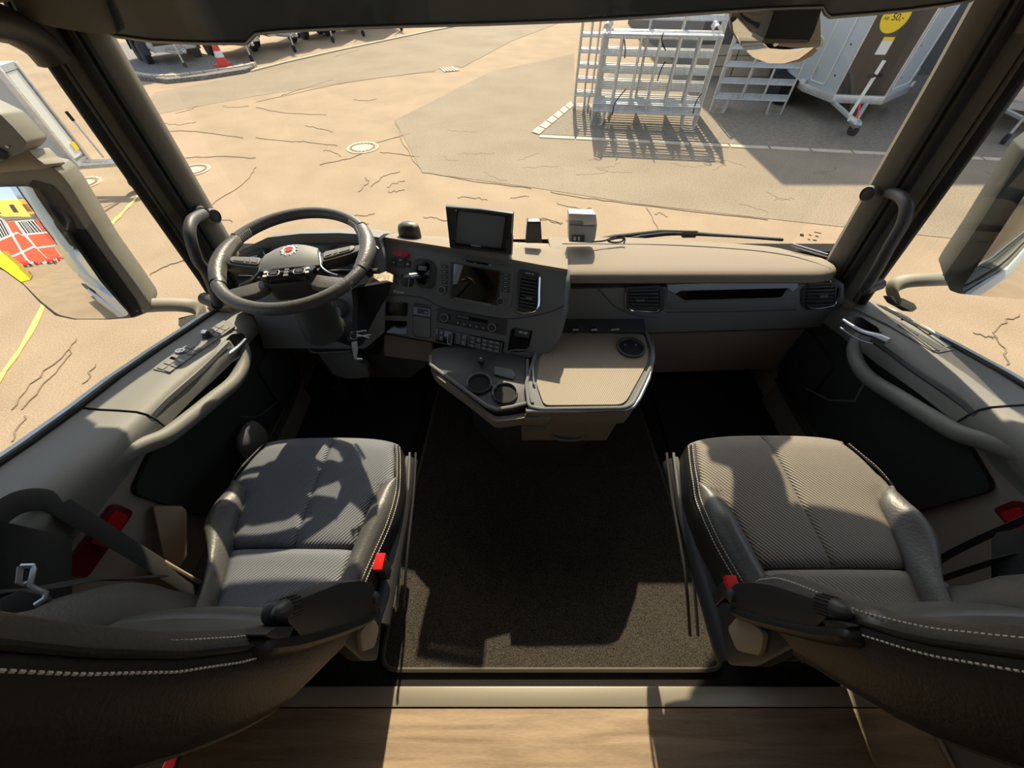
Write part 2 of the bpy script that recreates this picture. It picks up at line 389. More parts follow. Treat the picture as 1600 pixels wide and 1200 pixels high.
crack([(222, 300), (195, 330), (168, 357), (140, 380), (110, 405)], .09, z=.012, jit=0, m=M_paintline, name='yellow_line')
# iron covers
def cover(px, py, r, name='manhole_cover'):
    c = gp(px, py); t = thing(name, 'round iron manhole cover in the sunlit asphalt' if py < 260 and px > 500 else ('round pale cover in the asphalt beside the left pillar' if px > 250 else 'small round cover in the asphalt seen through the left side window'), 'manhole cover', c)
    obj('frame_ring', G().lathe(c, (0, 0, 1), [(r, -.01), (r, .012), (r * .86, .012), (r * .86, -.01)], 40), M_iron, t)
    obj('lid', G().lathe(c, (0, 0, 1), [(r * .82, -.01), (r * .82, .014), (r * .62, .014), (r * .6, .006), (r * .02, .008)], 40), M_iron, t)
    st_g = G()
    for k in range(20):
        a = 2 * PI * k / 20; u = V((math.cos(a), math.sin(a), 0)); w_ = V((-u.y, u.x, 0)); b = c + u * r * .72
        st_g.prism([b - w_ * .03 - u * .02, b + w_ * .03 - u * .02, b + w_ * .03 + u * .02, b - w_ * .03 + u * .02], (0, 0, .02))
    obj('studs', st_g, M_crack, t); return t
cover(567, 231, .34); cover(303, 266, .3); cover(130, 287, .3)
g = G(); q = [gp(686, 106), (gp(708, 105)), gp(718, 111), gp(694, 113)]
t = thing('drain_grate', 'small square drain grate at the far asphalt joint', 'drain', q[0])
obj('grate_frame', G().prism(q, (0, 0, .02)), M_kerb, t)
for k in range(4): obj('slot', G().prism([q[0].lerp(q[1], .12 + k * .2), q[0].lerp(q[1], .22 + k * .2), q[3].lerp(q[2], .22 + k * .2), q[3].lerp(q[2], .12 + k * .2)], (0, 0, .024)), M_crack, t)
# cobble gutter
gut = st(thing('trim_1', 'row of paving blocks edging the concrete apron', 'kerb', gp(835, 210)))
del gut['category']
A0, A1, B1, B0 = gp(830, 208), gp(892, 160), gp(897, 166), gp(842, 212)
for i in range(6):
    a, b = i / 6 + .01, (i + 1) / 6 - .01
    obj('paving_block', G().prism([A0.lerp(A1, a), A0.lerp(A1, b), B0.lerp(B1, b), B0.lerp(B1, a)], (0, 0, .03)), M_kerb, gut, bev=.008)
A0, B0 = gp(842, 212), gp(1600, 250)
for i in range(12):
    a, b = i / 12 + .002, (i + 1) / 12 - .002; d = V((-.02, -.16, 0))
    obj('paving_block', G().prism([A0.lerp(B0, a), A0.lerp(B0, b), A0.lerp(B0, b) + d, A0.lerp(B0, a) + d], (0, 0, .022)), M_kerb, gut, bev=.006)
# island with kerb, upper left
isl = [(150, 100), (215, 119), (262, 124), (320, 118), (383, 108), (395, 104), (355, 92), (300, 80), (200, 66), (120, 70)]
island = st(obj('trim_2', G().prism([gp(*q, .1) for q in isl], (0, 0, -.1)), M_gravel))
ki = smooth_path([gp(*q) for q in isl[:6]], 3)
for i in range(len(ki) - 1):
    a, b = ki[i], ki[i + 1]; t_ = (b - a).normalized(); n_ = V((t_.y, -t_.x, 0)); a = a + t_ * .01; b = b - t_ * .01
    obj('kerb_stone', G().prism([a, b, b + n_ * .16, a + n_ * .16], (0, 0, .13)), M_kerb, island, bev=.012)
kl = [gp(*q) for q in [(392, 113), (450, 98), (520, 82), (600, 65), (680, 48), (735, 38)]]
kg = st(obj('trim_3', G().slab([[p for p in kl], [p + V((-.02, .18, 0)) for p in kl]], (0, 0, .04)), M_kerb))

# ---------------------------------------------------------------- cab shell
CX = .105
def X(x, m): return x if m == 0 else 2 * CX - x
XL, XR = -1.02, 1.23
st(obj('floor', G().box((XL - .1, -1.0, -.06), (XR + .1, 1.5, 0)), M_floor))
st(obj('wall_front', G().box((XL - .1, 1.40, -.02), (XR + .1, 1.46, .66)), M_floor))
st(obj('wall_back', G().box((XL - .15, -1.06, -.02), (XR + .15, -1.0, 2.12)), M_beige2))
st(obj('ceiling', G().box((XL - .15, -1.06, 2.1), (XR + .15, -.1, 2.16)).box((XL - .15, .75, 2.1), (XR + .15, 1.5, 2.16)).box((XL - .15, -.1, 2.1), (-.35, .75, 2.16)).box((.56, -.1, 2.1), (XR + .15, .75, 2.16)), M_beige2))
st(obj('window_4', G().box((-.36, -.11, 2.15), (.57, .76, 2.155)), M_hatch))       # unseen glazed roof hatch, added so sky light fills the cab
wf = st(obj('wall_windshield_header', G().box((XL - .1, 1.20, 1.62), (XR + .1, 1.5, 2.12)), M_pillar)); wf.name = 'trim_4'
for m in (0, 1):
    a, b = X(-1.12, m), X(-1.04, m)
    o = st(obj('wall_left' if m == 0 else 'wall_right', G().box((min(a, b), -1.06, -.02), (max(a, b), -.5, 2.12)).box((min(a, b), .45, 1.40), (max(a, b), 1.24, 2.12)).box((min(a, b), -.5, 1.82), (max(a, b), .45, 2.12)).box((min(a, b), -.5, -.02), (max(a, b), -.02, .80)).box((min(a, b), 1.12, -.02), (max(a, b), 1.45, .60)), M_beige2))
# floor step strip, dark sill, wood
sill = st(obj('trim_5', G().box((-.93, -.002, 0), (1.22, .046, .022)), M_alu, bev=.003))
wood = thing('wooden_floor', 'oak-look floor panel behind the metal strip at the bottom', 'floor panel', (.14, -.4, 0))
obj('panel', G().box((-.92, -.7, 0), (1.2, -.004, .018)), M_wood, wood, bev=.003)
obj('edge_trim', G().add([], []).prism([(-.955, -.7, 0), (-.922, -.7, 0), (-.922, -.06, 0), (-.955, -.06, 0)], (0, 0, .02)), M_reflect_d, wood)
obj('edge_trim', G().prism([(1.203, -.7, 0), (1.215, -.7, 0), (1.215, -.004, 0), (1.203, -.004, 0)], (0, 0, .02)), M_beige2, wood)
for nm, a, b, lb in (('bunk_base', (-1.05, -.95, 0), (-.98, .0, .18), 'sand coloured storage base at the lower left edge'), ('bunk_base', (1.26, -.95, 0), (1.33, 0, .06), 'x')):
    pass
t = thing('storage_panel', 'sand coloured side panel beneath the driver backrest at bottom left', 'panel', (-1.0, -.3, 0))
obj('panel', G().box((-1.04, -.9, 0), (-.957, -.02, .012)), M_beige2, t, bev=.004)
t = thing('storage_panel', 'sand coloured side panel in the bottom right corner beside the wood floor', 'panel', (1.25, -.3, 0))
obj('panel', G().prism([(1.25, -.9, 0), (1.32, -.9, 0), (1.32, -.02, 0), (1.25, -.02, 0)], (0, 0, .02)), M_beige2, t, bev=.004)

# floor mat
matp = rnd([V((-.408, .088, 0)), V((.662, .088, 0)), V((.640, .60, 0)), V((.60, 1.28, 0)), V((-.36, 1.28, 0)), V((-.405, .60, 0))], .05)
fm = thing('floor_mat', 'dark grey pile floor mat between the two seats', 'mat', (.12, .6, 0))
obj('pile', G().prism([V((q.x, q.y, 0.002)) for q in matp], (0, 0, .014)), M_carpet, fm)
obj('binding', G().tube([V((q.x, q.y, .010)) for q in matp], .009, 6, True), mat('mat_binding', (84, 78, 66), .9, bump=.5, scale=600), fm)
for nm, x0, x1, lb in (('rubber_mat', -.98, -.44, 'black rubber mat in the driver footwell'), ('rubber_mat', .70, 1.16, 'black rubber mat in the passenger footwell')):
    t = thing(nm, lb, 'mat', ((x0 + x1) / 2, .9, 0))
    p = rnd([V((x0, .66, 0)), V((x1, .66, 0)), V((x1, 1.3, 0)), V((x0, 1.3, 0))], .05)
    obj('sheet', G().prism(p, (0, 0, .01)), M_rubber, t)
    for k in range(9):
        y = .72 + k * .06; obj('rib', G().box((x0 + .05, y, .01), (x1 - .05, y + .012, .015)), M_rubber, t)

# ---------------------------------------------------------------- windshield, side windows
def wy(x): u = (x - .07) / 1.05; return 1.55 - .10 * u * u
zs_ = [.64 + k * (1.75 - .64) / 6 for k in range(7)]
rows = [[(lerp(-1.0, 1.14, i / 16), wy(lerp(-1.0, 1.14, i / 16)) - (z - .64) * .08, z) for i in range(17)] for z in zs_]
st(obj('window_1', G().grid(rows), M_glass))
for m in (0, 1):
    x = X(-1.1, m)
    st(obj('window_%d' % (2 + m), G().add([(x, 1.2, .52), (x, -.05, .76), (x, -.5, .80), (X(-1.075, m), -.5, 1.83), (X(-1.075, m), .45, 1.83), (X(-1.085, m), .46, 1.42), (X(-1.085, m), 1.2, 1.42)], [(0, 1, 2, 3, 4, 5, 6)]), M_glass))  # unseen rear part raised and lengthened so the screen reflects sky
cowl = st(obj('trim_6', G().slab([[(lerp(-1.05, 1.2, i / 12), wy(lerp(-1.05, 1.2, i / 12)) - .01, .635) for i in range(13)], [(lerp(-1.05, 1.2, i / 12), wy(lerp(-1.05, 1.2, i / 12)) + .10, .52) for i in range(13)]], (0, 0, -.2)), M_black))

# ---------------------------------------------------------------- A pillars
def pillar(m):
    T = 'trim_%d' % (7 + m)
    # profile from windscreen edge to side window edge (plan view, x for the left side)
    prof = [(-.985, 1.300), (-.962, 1.262), (-.972, 1.236), (-.995, 1.222), (-1.004, 1.226), (-1.012, 1.205), (-1.030, 1.196), (-1.046, 1.176), (-1.056, 1.166), (-1.064, 1.170), (-1.072, 1.146), (-1.094, 1.142), (-1.12, 1.2), (-1.08, 1.3)]
    def sh(x, z):
        if m == 0: return -.036 * max(0, (x + 1.094) / .13)
        return -.085 * max(0, z - .6) / .85
    rings = []
    for z, dx, dy in ((.52, -.012, -.01), (.70, -.006, 0), (.95, 0, 0), (1.25, .004, .004), (1.45, .012, .006), (1.7, .03, 0)):
        rings.append([V((X(x + dx, m) + sh(x, z), y + dy, z)) for x, y in prof])
    o = st(obj(T, G().loft(rings), M_pillar, ang=50))
    # rubber door seal and dark groove run up the middle of the pillar
    mid = [V((X(-1.014 + dx, m) + sh(-1.014, z), 1.188 + dy, z)) for z, dx, dy in ((.55, -.012, -.01), (.70, -.006, 0), (.95, 0, 0), (1.25, .004, .004), (1.45, .012, .006))]
    obj('door_seal', G().tube(mid, .011, 8), M_rubber, o)
    mid = [V((X(-1.000 + dx, m) + sh(-1.0, z), 1.214 + dy, z)) for z, dx, dy in ((.55, -.012, -.01), (.70, -.006, 0), (.95, 0, 0), (1.25, .004, .004), (1.45, .012, .006))]
    obj('groove_trim', G().tube(mid, .009, 6), M_pillar_d, o)
    mid = [V((X(-1.074 + dx, m) + sh(-1.074, z), 1.146 + dy, z)) for z, dx, dy in ((.55, -.012, -.01), (.70, -.006, 0), (.95, 0, 0), (1.25, .004, .004), (1.42, .012, .006))]
    obj('window_seal', G().tube(mid, .012, 8), M_rubber, o)
    # round speaker / tweeter boss facing the cab
    c = at(335, 338, x=-.99) if m == 0 else at(1356, 303, x=1.128)
    ax = V((.95 if m == 0 else -.95, -.3, .1))
    obj('tweeter_boss', G().lathe(c + ax.normalized() * -.004, ax, [(.024, -.03), (.024, .004), (.021, .008), (.019, .002), (.0005, .003)], 24), M_dash, o)
    obj('tweeter_grille', G().lathe(c, ax, [(.017, -.004), (.017, .001), (.008, .004), (.0005, .0045)], 20), M_pillar_d, o)
    # grab handle
    if m == 0: pts = [at(318, 334, x=-.99), at(300, 345, x=-.97), at(297, 368, x=-.955), at(308, 405, x=-.955), at(322, 425, x=-.955), at(335, 455, x=-.96), at(340, 475, x=-.97)]
    else: pts = [at(1388, 300, x=1.17), at(1408, 308, x=1.14), at(1416, 325, x=1.13), at(1410, 350, x=1.13), at(1390, 385, x=1.135), at(1368, 425, x=1.15), at(1350, 452, x=1.17)]
    t = thing('grab_handle', ('dark curved grab handle on the left windscreen pillar' if m == 0 else 'dark curved grab handle on the right windscreen pillar'), 'handle', pts[3])
    obj('bar', G().tube(smooth_path(pts, 6), .016, 12), M_dash_d, t)
    for e in (0, -1):
        obj('foot', G().tube([pts[e], pts[e] + V((X(-1.03, m) - pts[e].x, .03, 0))], .02, 10), M_dash_d, t)
    return o
PL, PR = pillar(0), pillar(1)
# roof rail above the side windows and windscreen corners
for m in (0, 1):
    p = [V((X(-1.06, m), y, z)) for y, z in ((-.45, 1.82), (.1, 1.80), (.38, 1.66), (.48, 1.46), (.6, 1.40), (.9, 1.39), (1.06, 1.38), (1.13, 1.34), (1.145, 1.30))]
    st(obj('trim_%d' % (9 + m), G().tube(smooth_path(p, 4), .035, 10), M_black))
    p = [V((X(-1.02, m), 1.21, 1.36)), V((X(-.99, m), 1.22, 1.46)), V((X(-.93, m), 1.24, 1.56)), V((X(-.8, m), 1.26, 1.64))]
    st(obj('trim_%d' % (11 + m), G().tube(smooth_path(p, 4), .09, 10), M_pillar))

# sun visor: tinted roller panel hanging at the top of the windscreen
sv = thing('sun_visor', 'dark tinted sun visor across the top of the windscreen', 'visor', (.1, 1.27, 1.5))
def vy(x): u = (x - .07) / 1.05; return 1.30 - .07 * u * u
def vis_edge(px, py):
    y = 1.28
    for _ in range(4): q = at(px, py, y=y); y = vy(q.x)
    return at(px, py, y=y)
low = [(168, 50), (180, 55), (240, 63), (320, 66), (385, 66), (391, 60), (400, 51), (440, 47), (520, 43), (640, 39), (760, 36), (900, 31), (1020, 24), (1140, 16), (1190, 13), (1240, 11), (1285, 10), (1290, 20), (1297, 25), (1360, 20), (1420, 14), (1480, 6), (1520, -2)]
lo3 = [vis_edge(*q) for q in low]
rows = [[p + V((0, .0, 0)) for p in lo3]] + [[V((p.x, vy(p.x) + .0 - k * .006, lerp(p.z, 1.7, k / 5))) for p in lo3] for k in range(1, 6)]
obj('shade_panel', G().slab(rows, (0, .006, 0)), M_visor, sv)
obj('edge_strip', G().tube([p + V((0, -.001, -.001)) for p in lo3], .0045, 6), M_black, sv)
obj('edge_highlight', G().tube([p + V((0, -.006, -.001)) for p in lo3], .0018, 6), M_grey, sv)

# ---------------------------------------------------------------- doors
def door(m):
    ox, oz = (0, 0) if m == 0 else (.036, .020)
    D = lambda x, y, z: V((X(x, m) + ox, y, z + (oz if z > .4 else 0)))
    root = bpy.data.objects.new('door_%d' % (m + 1), None); COL.objects.link(root); root.location = D(-1.05, .6, 0); root['kind'] = 'structure'
    # stations along the belt line: y, sill z
    S = [(1.16, .565), (1.10, .590), (1.0, .615), (.85, .655), (.70, .692), (.58, .715), (.46, .742), (.34, .775), (.2, .80), (0, .82), (-.15, .825)]
    def inner(y):   # front of the arm rest narrows towards the dash
        return -.965 - max(0, (y - .9)) * .15
    rows = []
    for y, z in S:
        xi = inner(y); rear = max(0, min(1, (.5 - y) / .12))
        b = .03 * (1 - rear)
        rows.append([D(-1.10, y, z - .02), D(-1.085, y, z + .004), D(-1.07, y, z), D(-1.045, y, z - .004), D(-1.0, y, z - .008), D(xi + .004, y, z - .014), D(xi + .022, y, z - .026), D(xi + .030, y, z - .050), D(xi + .030 - .02 * rear, y, z - .085), D(-.965 - b, y, z - .12 - .02 * rear), D(-.99 - b * .3, y, z - .16), D(-1.0, y, z - .20)])
    # front section (switch panel carrier) and rear section, parted by the visible seam
    obj('upper_trim', G().slab([r for r, s in zip(rows, S) if s[0] >= .58], D(-1.12, 0, 0) - D(-1.10, 0, 0)), M_doortop, root, ang=60)
    rr = [r for r, s in zip(rows, S) if s[0] <= .58]; rr[0] = [p + V((0, -.006, 0)) for p in rr[0]]
    obj('rear_belt_trim', G().slab(rr, D(-1.12, 0, 0) - D(-1.10, 0, 0)), M_doortop, root, ang=60)
    # lower panel
    lr = [[D(-.995, y, z - .13), D(-.995 , y, z - .28), D(-1.0, y, .25), D(-.99, y, .12), D(-.985, y, -.0)] for y, z in S]
    obj('lower_panel', G().slab(lr, D(-1.03, 0, 0) - D(-1.0, 0, 0)), M_beige, root)
    # dark felt insert
    fe = [(.42, .56), (.46, .30), (.50, .22), (1.18, .16), (1.20, .50), (1.0, .52), (.8, .56), (.62, .60)]
    obj('felt_insert', G().prism(rnd([D(-.992, y, z) for y, z in fe], .03), D(-.975, 0, 0) - D(-.99, 0, 0)), M_doorlow, root, bev=.004)
    # pull handle loop and its recess
    H_ = [D(-.995, .995, .60), D(-.975, .99, .575), D(-.945, .96, .545), D(-.93, .90, .525), D(-.922, .82, .530), D(-.92, .72, .565), D(-.92, .62, .600), D(-.925, .55, .625), D(-.94, .50, .655), D(-.965, .44, .675), D(-.99, .39, .69)]
    obj('pull_handle', G().tube(smooth_path(H_, 6), [.018 + .010 * math.sin(PI * k / 60) ** .5 for k in range(61)], 14, flat=.8), M_doortop, root)
    rc = rnd([D(-.985, .94, .60), D(-.985, .60, .69), D(-.985, .55, .64), D(-.985, .70, .585), D(-.985, .84, .545), D(-.985, .92, .545)], .03)
    obj('handle_recess', G().prism(rc, D(-.992, 0, 0) - D(-.985, 0, 0)), M_doorlow, root)
    obj('grip_liner', G().tube(smooth_path([D(-.955, .93, .60), D(-.948, .78, .632), D(-.948, .64, .665), D(-.95, .57, .672)], 5), .014, 8), M_dash_d, root)
    # release lever with chrome edge
    if m == 0: cav = [(345, 548), (352, 532), (362, 522), (380, 520), (384, 530), (372, 545), (352, 556)]; ch = [(384, 530), (374, 541), (362, 551), (352, 556), (330, 560)]; x0 = -.935
    else: cav = [(1327, 495), (1345, 495), (1372, 512), (1375, 516), (1370, 524), (1348, 517), (1332, 505)]; ch = [(1317, 500), (1330, 509), (1348, 519), (1368, 525), (1388, 534)]; x0 = 1.147
    pl = PN((x0, 0, 0), (1 if m == 0 else -1, -.25, .55)); pl.o = at(*cav[3], x=x0)
    obj('lever_recess', G().px(cav, pl, -.02, .001, 3), M_gloss, root)
    lv = obj('release_lever', G().tube(smooth_path([pl.hit(*q, .006) for q in ch], 5), [.006 + .006 * k / 20 for k in range(21)], 10), M_satin, root)
    obj('lever_trim', G().tube([pl.hit(q[0] + (4 if m == 0 else -4), q[1] + 12, -.004) for q in ch[:4]], .003, 8), M_satin, root)
    # speaker grille with a thin chrome line in front of the felt
    sp = rnd([D(-.98, 1.20, .42), D(-.98, .98, .42), D(-.98, .96, .22), D(-.98, 1.18, .20)], .03)
    s_ = obj('speaker_grille', G().prism(sp, D(-.962, 0, 0) - D(-.98, 0, 0)), M_doorlow, root, bev=.004)
    if m == 0: ln = [at(375, 651, x=-.955), at(396, 652, x=-.95), at(408, 648, x=-.95), at(436, 627, x=-.95)]
    else: ln = [at(1260, 607, x=1.175), at(1295, 625, x=1.165), at(1335, 627, x=1.165), at(1354, 592, x=1.165)]
    obj('chrome_line', G().tube(ln, .0035, 8), M_satin, root)
    # door pocket lip at the bottom
    obj('pocket', G().tube(smooth_path([D(-.975, .5, .20), D(-.955, .7, .19), D(-.95, .95, .18), D(-.97, 1.15, .17)], 5), .012, 8), M_doorlow, root)
    # red reflector
    rf = rnd([D(-.99, y, z) for y, z in ((.385, .585), (.385, .525), (.225, .535), (.225, .595))], .012)
    f_ = obj('reflector_housing', G().prism(rf, D(-.978, 0, 0) - D(-.99, 0, 0)), M_reflect_d, root)
    rf = rnd([D(-.979, y, z) for y, z in ((.37, .578), (.37, .535), (.29, .54), (.29, .582))], .008)
    obj('lens', G().prism(rf, D(-.974, 0, 0) - D(-.979, 0, 0)), M_reflect, f_)
    # seam lines
    seam = [rows[5][k] + V((0, -.003, .0015)) for k in range(2, 11)]
    obj('seam', G().tube(seam, .002, 5), M_rubber, root)
    # window sill rubber
    obj('window_rubber', G().tube([D(-1.088, y, z + .006) for y, z in S], .007, 6), M_rubber, root)
    # outer skin
    sk_ = G()
    out = [[D(-1.135, y, z + .0), D(-1.16, y, z - .06), D(-1.165, y, .2), D(-1.15, y, -.3)] for y, z in S]
    obj('outer_skin', sk_.slab(out, D(-1.12, 0, 0) - D(-1.135, 0, 0)), M_whiteg, root)
    # switch panel
    p1, p2, p3 = D(-1.07, .85, .655), D(-1.07, .70, .692), D(-1.0, .85, .647)
    pl = Plane(p1, p2, p3)
    if m == 0: q = [(352, 499), (368, 508), (264, 590), (238, 578)]
    else: q = None
    return root, pl
D1, PD1 = door(0)
D2, PD2 = door(1)
# ================================================================ DOOR SWITCHES
def disk_px(cx, cy, rx, ry, rot=0, n=20): return circ(cx, cy, rx, ry, n, rot)
# left door switch pack
Q = [(243, 575), (343, 499), (368, 507), (268, 583)]   # far-left.. runs along the sill
plq = PD1
pk = obj('switch_pack', G().px([(238, 576), (246, 578), (262, 582), (270, 578), (368, 509), (362, 504), (345, 499), (338, 501)], plq, -.004, .003, 3), M_doortop, D1)
def cell(q, u0, v0, u1, v1, name, m, par, pl, h=.006, r=1.2, b=.0008):
    return obj(name, G().px(sub_quad(q, u0, v0, u1, v1), pl, .0, h, r), m, par, bev=b)
QL = [(241, 575), (345, 501), (364, 508), (264, 583)]
for i, (a, b) in enumerate(((.02, .14), (.37, .44), (.45, .52), (.75, .81), (.82, .88), (.89, .96))):
    if i == 0:
        cell(QL, .02, .05, .10, .48, 'window_switch', M_doortop, pk, plq); cell(QL, .02, .54, .10, .95, 'window_switch', M_doortop, pk, plq)
        cell(QL, .12, .05, .20, .48, 'window_switch', M_doortop, pk, plq); cell(QL, .12, .54, .20, .95, 'window_switch', M_doortop, pk, plq)
        cell(QL, .21, .05, .255, .95, 'switch_gap', M_gloss, pk, plq, .0035)
    else:
        cell(QL, a, .05, b, .48, 'switch', M_doortop, pk, plq); cell(QL, a, .54, b, .95, 'switch', M_doortop, pk, plq)
c = plq.hit(282, 549, .005); obj('lock_button_ring', G().lathe(c, plq.n, [(.0125, 0), (.0125, .004), (.008, .004), (.008, 0)], 24), M_satin, pk)
obj('lock_button', G().lathe(c, plq.n, [(.007, 0), (.007, .003), (.0005, .0035)], 20), M_doortop, pk)
c = plq.hit(324, 526, .003); obj('mirror_knob', G().lathe(c, plq.n, [(.016, 0), (.016, .003), (.0125, .004), (.011, .018), (.010, .020), (.0005, .020)], 20), M_black, pk)
obj('knob_cap', G().box(c + V((-.009, -.009, .019)), c + V((.009, .009, .0225))), M_satin, pk, bev=.001)
# right door
plr = PD2
pr_ = obj('storage_lid', G().px([(1330, 479), (1362, 470), (1372, 472), (1408, 492), (1408, 503), (1400, 505), (1388, 507)], plr, -.004, .003, 3), M_doortop, D2, bev=.001)
QR = [(1398, 503), (1425, 496), (1494, 541), (1464, 552)]
pk2 = obj('switch_pack', G().px([(1386, 506), (1414, 500), (1496, 541), (1493, 546), (1466, 551), (1458, 549)], plr, -.004, .0025, 3), M_doortop, D2)
cell(QR, .02, .05, .14, .92, 'switch', M_doortop, pk2, plr); cell(QR, .17, .05, .29, .45, 'switch', M_doortop, pk2, plr); cell(QR, .17, .52, .29, .95, 'switch', M_doortop, pk2, plr)
cell(QR, .58, .05, .64, .9, 'switch_gap', M_gloss, pk2, plr, .0035); cell(QR, .66, .1, .80, .5, 'window_switch', M_doortop, pk2, plr)
cell(QR, .66, .55, .80, .95, 'window_switch', M_satin, pk2, plr); cell(QR, .83, .1, .96, .95, 'window_switch', M_doortop, pk2, plr)

# ================================================================ DASHBOARD
dash = thing('dashboard', 'charcoal and taupe truck dashboard under the windscreen', 'dashboard', (.05, 1.25, .6))
# bulkhead body behind the fascia panels
obj('body', G().box((-.98, 1.25, .30), (1.17, 1.41, .64)), M_dash_d, dash, bev=.02)
# --- right hand soft top
def wyl(x): return wy(x) - .035
N = 24; rows = []
for i in range(N + 1):
    u = i / N; x = lerp(.15, 1.165, u)
    yn = 1.150 + .0 * u; e = max(0, (u - .90) / .10)
    far = V((x, min(wyl(x), 1.50) - e * .04, .665)); near = V((x - .0 * e, yn, .718))
    near = near + V((-.012 * e * e, .03 * e * e, 0))
    r = []
    for k in range(9):
        t = k / 8; p = far.lerp(near + V((0, .03, .002)), t); p.z += .008 * math.sin(PI * t); r.append(p)
    r += [near + V((0, .012, -.001)), near + V((0, .002, -.008)), near + V((0, .0, -.016)), near + V((0, .004, -.024)), near + V((0, .02, -.026))]
    rows.append(r)
obj('soft_top', G().slab(rows, (0, 0, -.012)), M_dash_top, dash, ang=70)
sm = [at(x_, y_, z=.722) for x_, y_ in ((884, 393), (1000, 391), (1200, 393), (1260, 402), (1312, 416))]
def top_pt(x, t):
    u = (x - .15) / 1.015; e = max(0, (u - .90) / .10); f_ = V((x, min(wyl(x), 1.50) - e * .04, .665)); n_ = V((x, 1.18, .720)); p = f_.lerp(n_, t); p.z += .008 * math.sin(PI * t) + .001; return p
obj('top_seam', G().tube(smooth_path([top_pt(a, b) for a, b in ((.2, .28), (.6, .28), (.9, .33), (1.04, .5), (1.10, .72), (1.13, .95))], 6), .0018, 5), M_dash, dash)
df = [at(1236, 386, z=.69), at(1290, 402, z=.695)]
obj('side_defroster_vent', G().tube([p + V((0, 0, .01)) for p in df], .006, 8), M_satin, dash)
obj('side_defroster_vent', G().tube([p + V((0, -.022, .01)) for p in df], .003, 8), M_beige, dash)
# --- right hand fascia
PF = PN((.6, 1.168, .62), (0, -1, .12))
obj('fascia', G().px([(870, 452), (1319, 443), (1319, 478), (1300, 511), (1010, 519), (975, 520), (870, 520)], PF, -.08, 0, 3), M_dash, dash, bev=.004)
obj('lower_fascia_line', G().tube([PF.hit(*q, .0005) for q in ((1040, 488), (1140, 487), (1244, 484))], .002, 5), M_dash_d, dash)
obj('fascia_seam', G().tube([PF.hit(*q, .0005) for q in ((932, 448), (945, 462), (960, 478), (976, 487), (1000, 494), (1030, 496))], .002, 5), M_dash_d, dash)
PG = PN((.6, 1.180, .5), (0, -1, -.10))
gb = obj('glovebox_lid', G().px([(985, 519), (1280, 511), (1284, 520), (1232, 576), (1020, 583), (985, 575)], PG, -.06, 0, 6), M_beige, dash, bev=.006)
obj('lid_seam', G().tube([PG.hit(*q, .002) for q in ((1010, 521), (1278, 513))], .002, 5), M_dash_d, gb)
def vent(name_chrome, frame, chrome, quad4, n, tab, pl, horizontal=True, par=dash):
    f = obj('air_vent', G().px(frame, pl, -.01, .004, 3), M_dash_d, par, bev=.001)
    obj('vent_cavity', G().px(quad4, pl, .002, .0045, 1), M_gloss, f)
    for k in range(n):
        a, b = (k + .12) / n, (k + .72) / n
        q = sub_quad(quad4, .02, a, .98, b)
        obj('slat', G().px(q, pl, .004, .010), M_dash_d, f, bev=.001)
    obj('chrome_trim', G().tube(smooth_path([pl.hit(*q, .006) for q in chrome], 5), .0042, 8), M_chrome, f)
    obj('slider', G().px(tab, pl, .004, .016, .5), M_satin, f)
    return f
vent('v', [(976, 449), (1031, 446), (1039, 455), (1038, 484), (1026, 490), (987, 486), (978, 476)], [(978, 457), (979, 475), (985, 484), (1000, 486), (1024, 487), (1030, 483)],
     [(983, 453), (1030, 451), (1032, 480), (984, 478)], 5, [(994, 469), (1007, 468), (1007, 471), (995, 472)], PF)
vent('v', [(1252, 452), (1266, 442), (1306, 441), (1315, 449), (1310, 476), (1300, 482), (1260, 485), (1252, 476)], [(1312, 449), (1309, 468), (1305, 476), (1296, 479), (1275, 482), (1264, 480), (1259, 474)],
     [(1262, 447), (1305, 445), (1303, 474), (1259, 474)], 5, [(1281, 462), (1294, 461), (1294, 465), (1282, 466)], PF)
tr = obj('trim_panel', G().px([(1042, 445), (1248, 438), (1249, 474), (1242, 481), (1050, 485), (1042, 481)], PF, -.01, .003, 2), M_dash, dash, bev=.001)
obj('brushed_strip', G().px([(1043, 445), (1247, 439), (1247, 449), (1238, 456), (1231, 450), (1064, 454), (1056, 459), (1044, 453)], PF, .0, .010, 1), mat('sky_tint_strip', (176, 188, 198), .3, .25), tr, bev=.001)  # pale blue base colour stands in for the sky's reflection
obj('gloss_inset', G().px([(1055, 459), (1064, 455), (1230, 451), (1222, 463), (1215, 465), (1070, 469)], PF, .0, .005, 1), M_gloss, tr)
obj('lower_ledge', G().px([(1046, 472), (1244, 467), (1242, 479), (1050, 483)], PF, 0, .006, 1), M_dash, tr, bev=.001)

# --- centre stack facing the driver
A_, B_, C_ = at(600, 375, z=.76), at(884, 419, z=.754), at(848, 555, y=.975)
PS = Plane(A_, B_, C_)
stack = [(590, 371), (704, 387), (798, 405), (884, 421), (884, 445), (880, 488), (868, 530), (856, 550), (838, 560), (800, 558), (740, 550), (676, 534), (600, 520), (570, 516), (570, 450), (588, 420)]
cs = obj('centre_stack', G().px(stack, PS, -.17, 0, 6, 3), M_dash, dash, bev=.005, label='centre stack angled towards the driver')
# contour seam sweeping below the screens
sw = smooth_path([PS.hit(*q, .0012) for q in ((574, 461), (640, 462), (668, 468), (690, 480), (760, 494), (800, 498), (850, 490), (882, 478))], 5)
obj('contour_seam', G().tube(sw, .0016, 5), M_dash_d, dash)
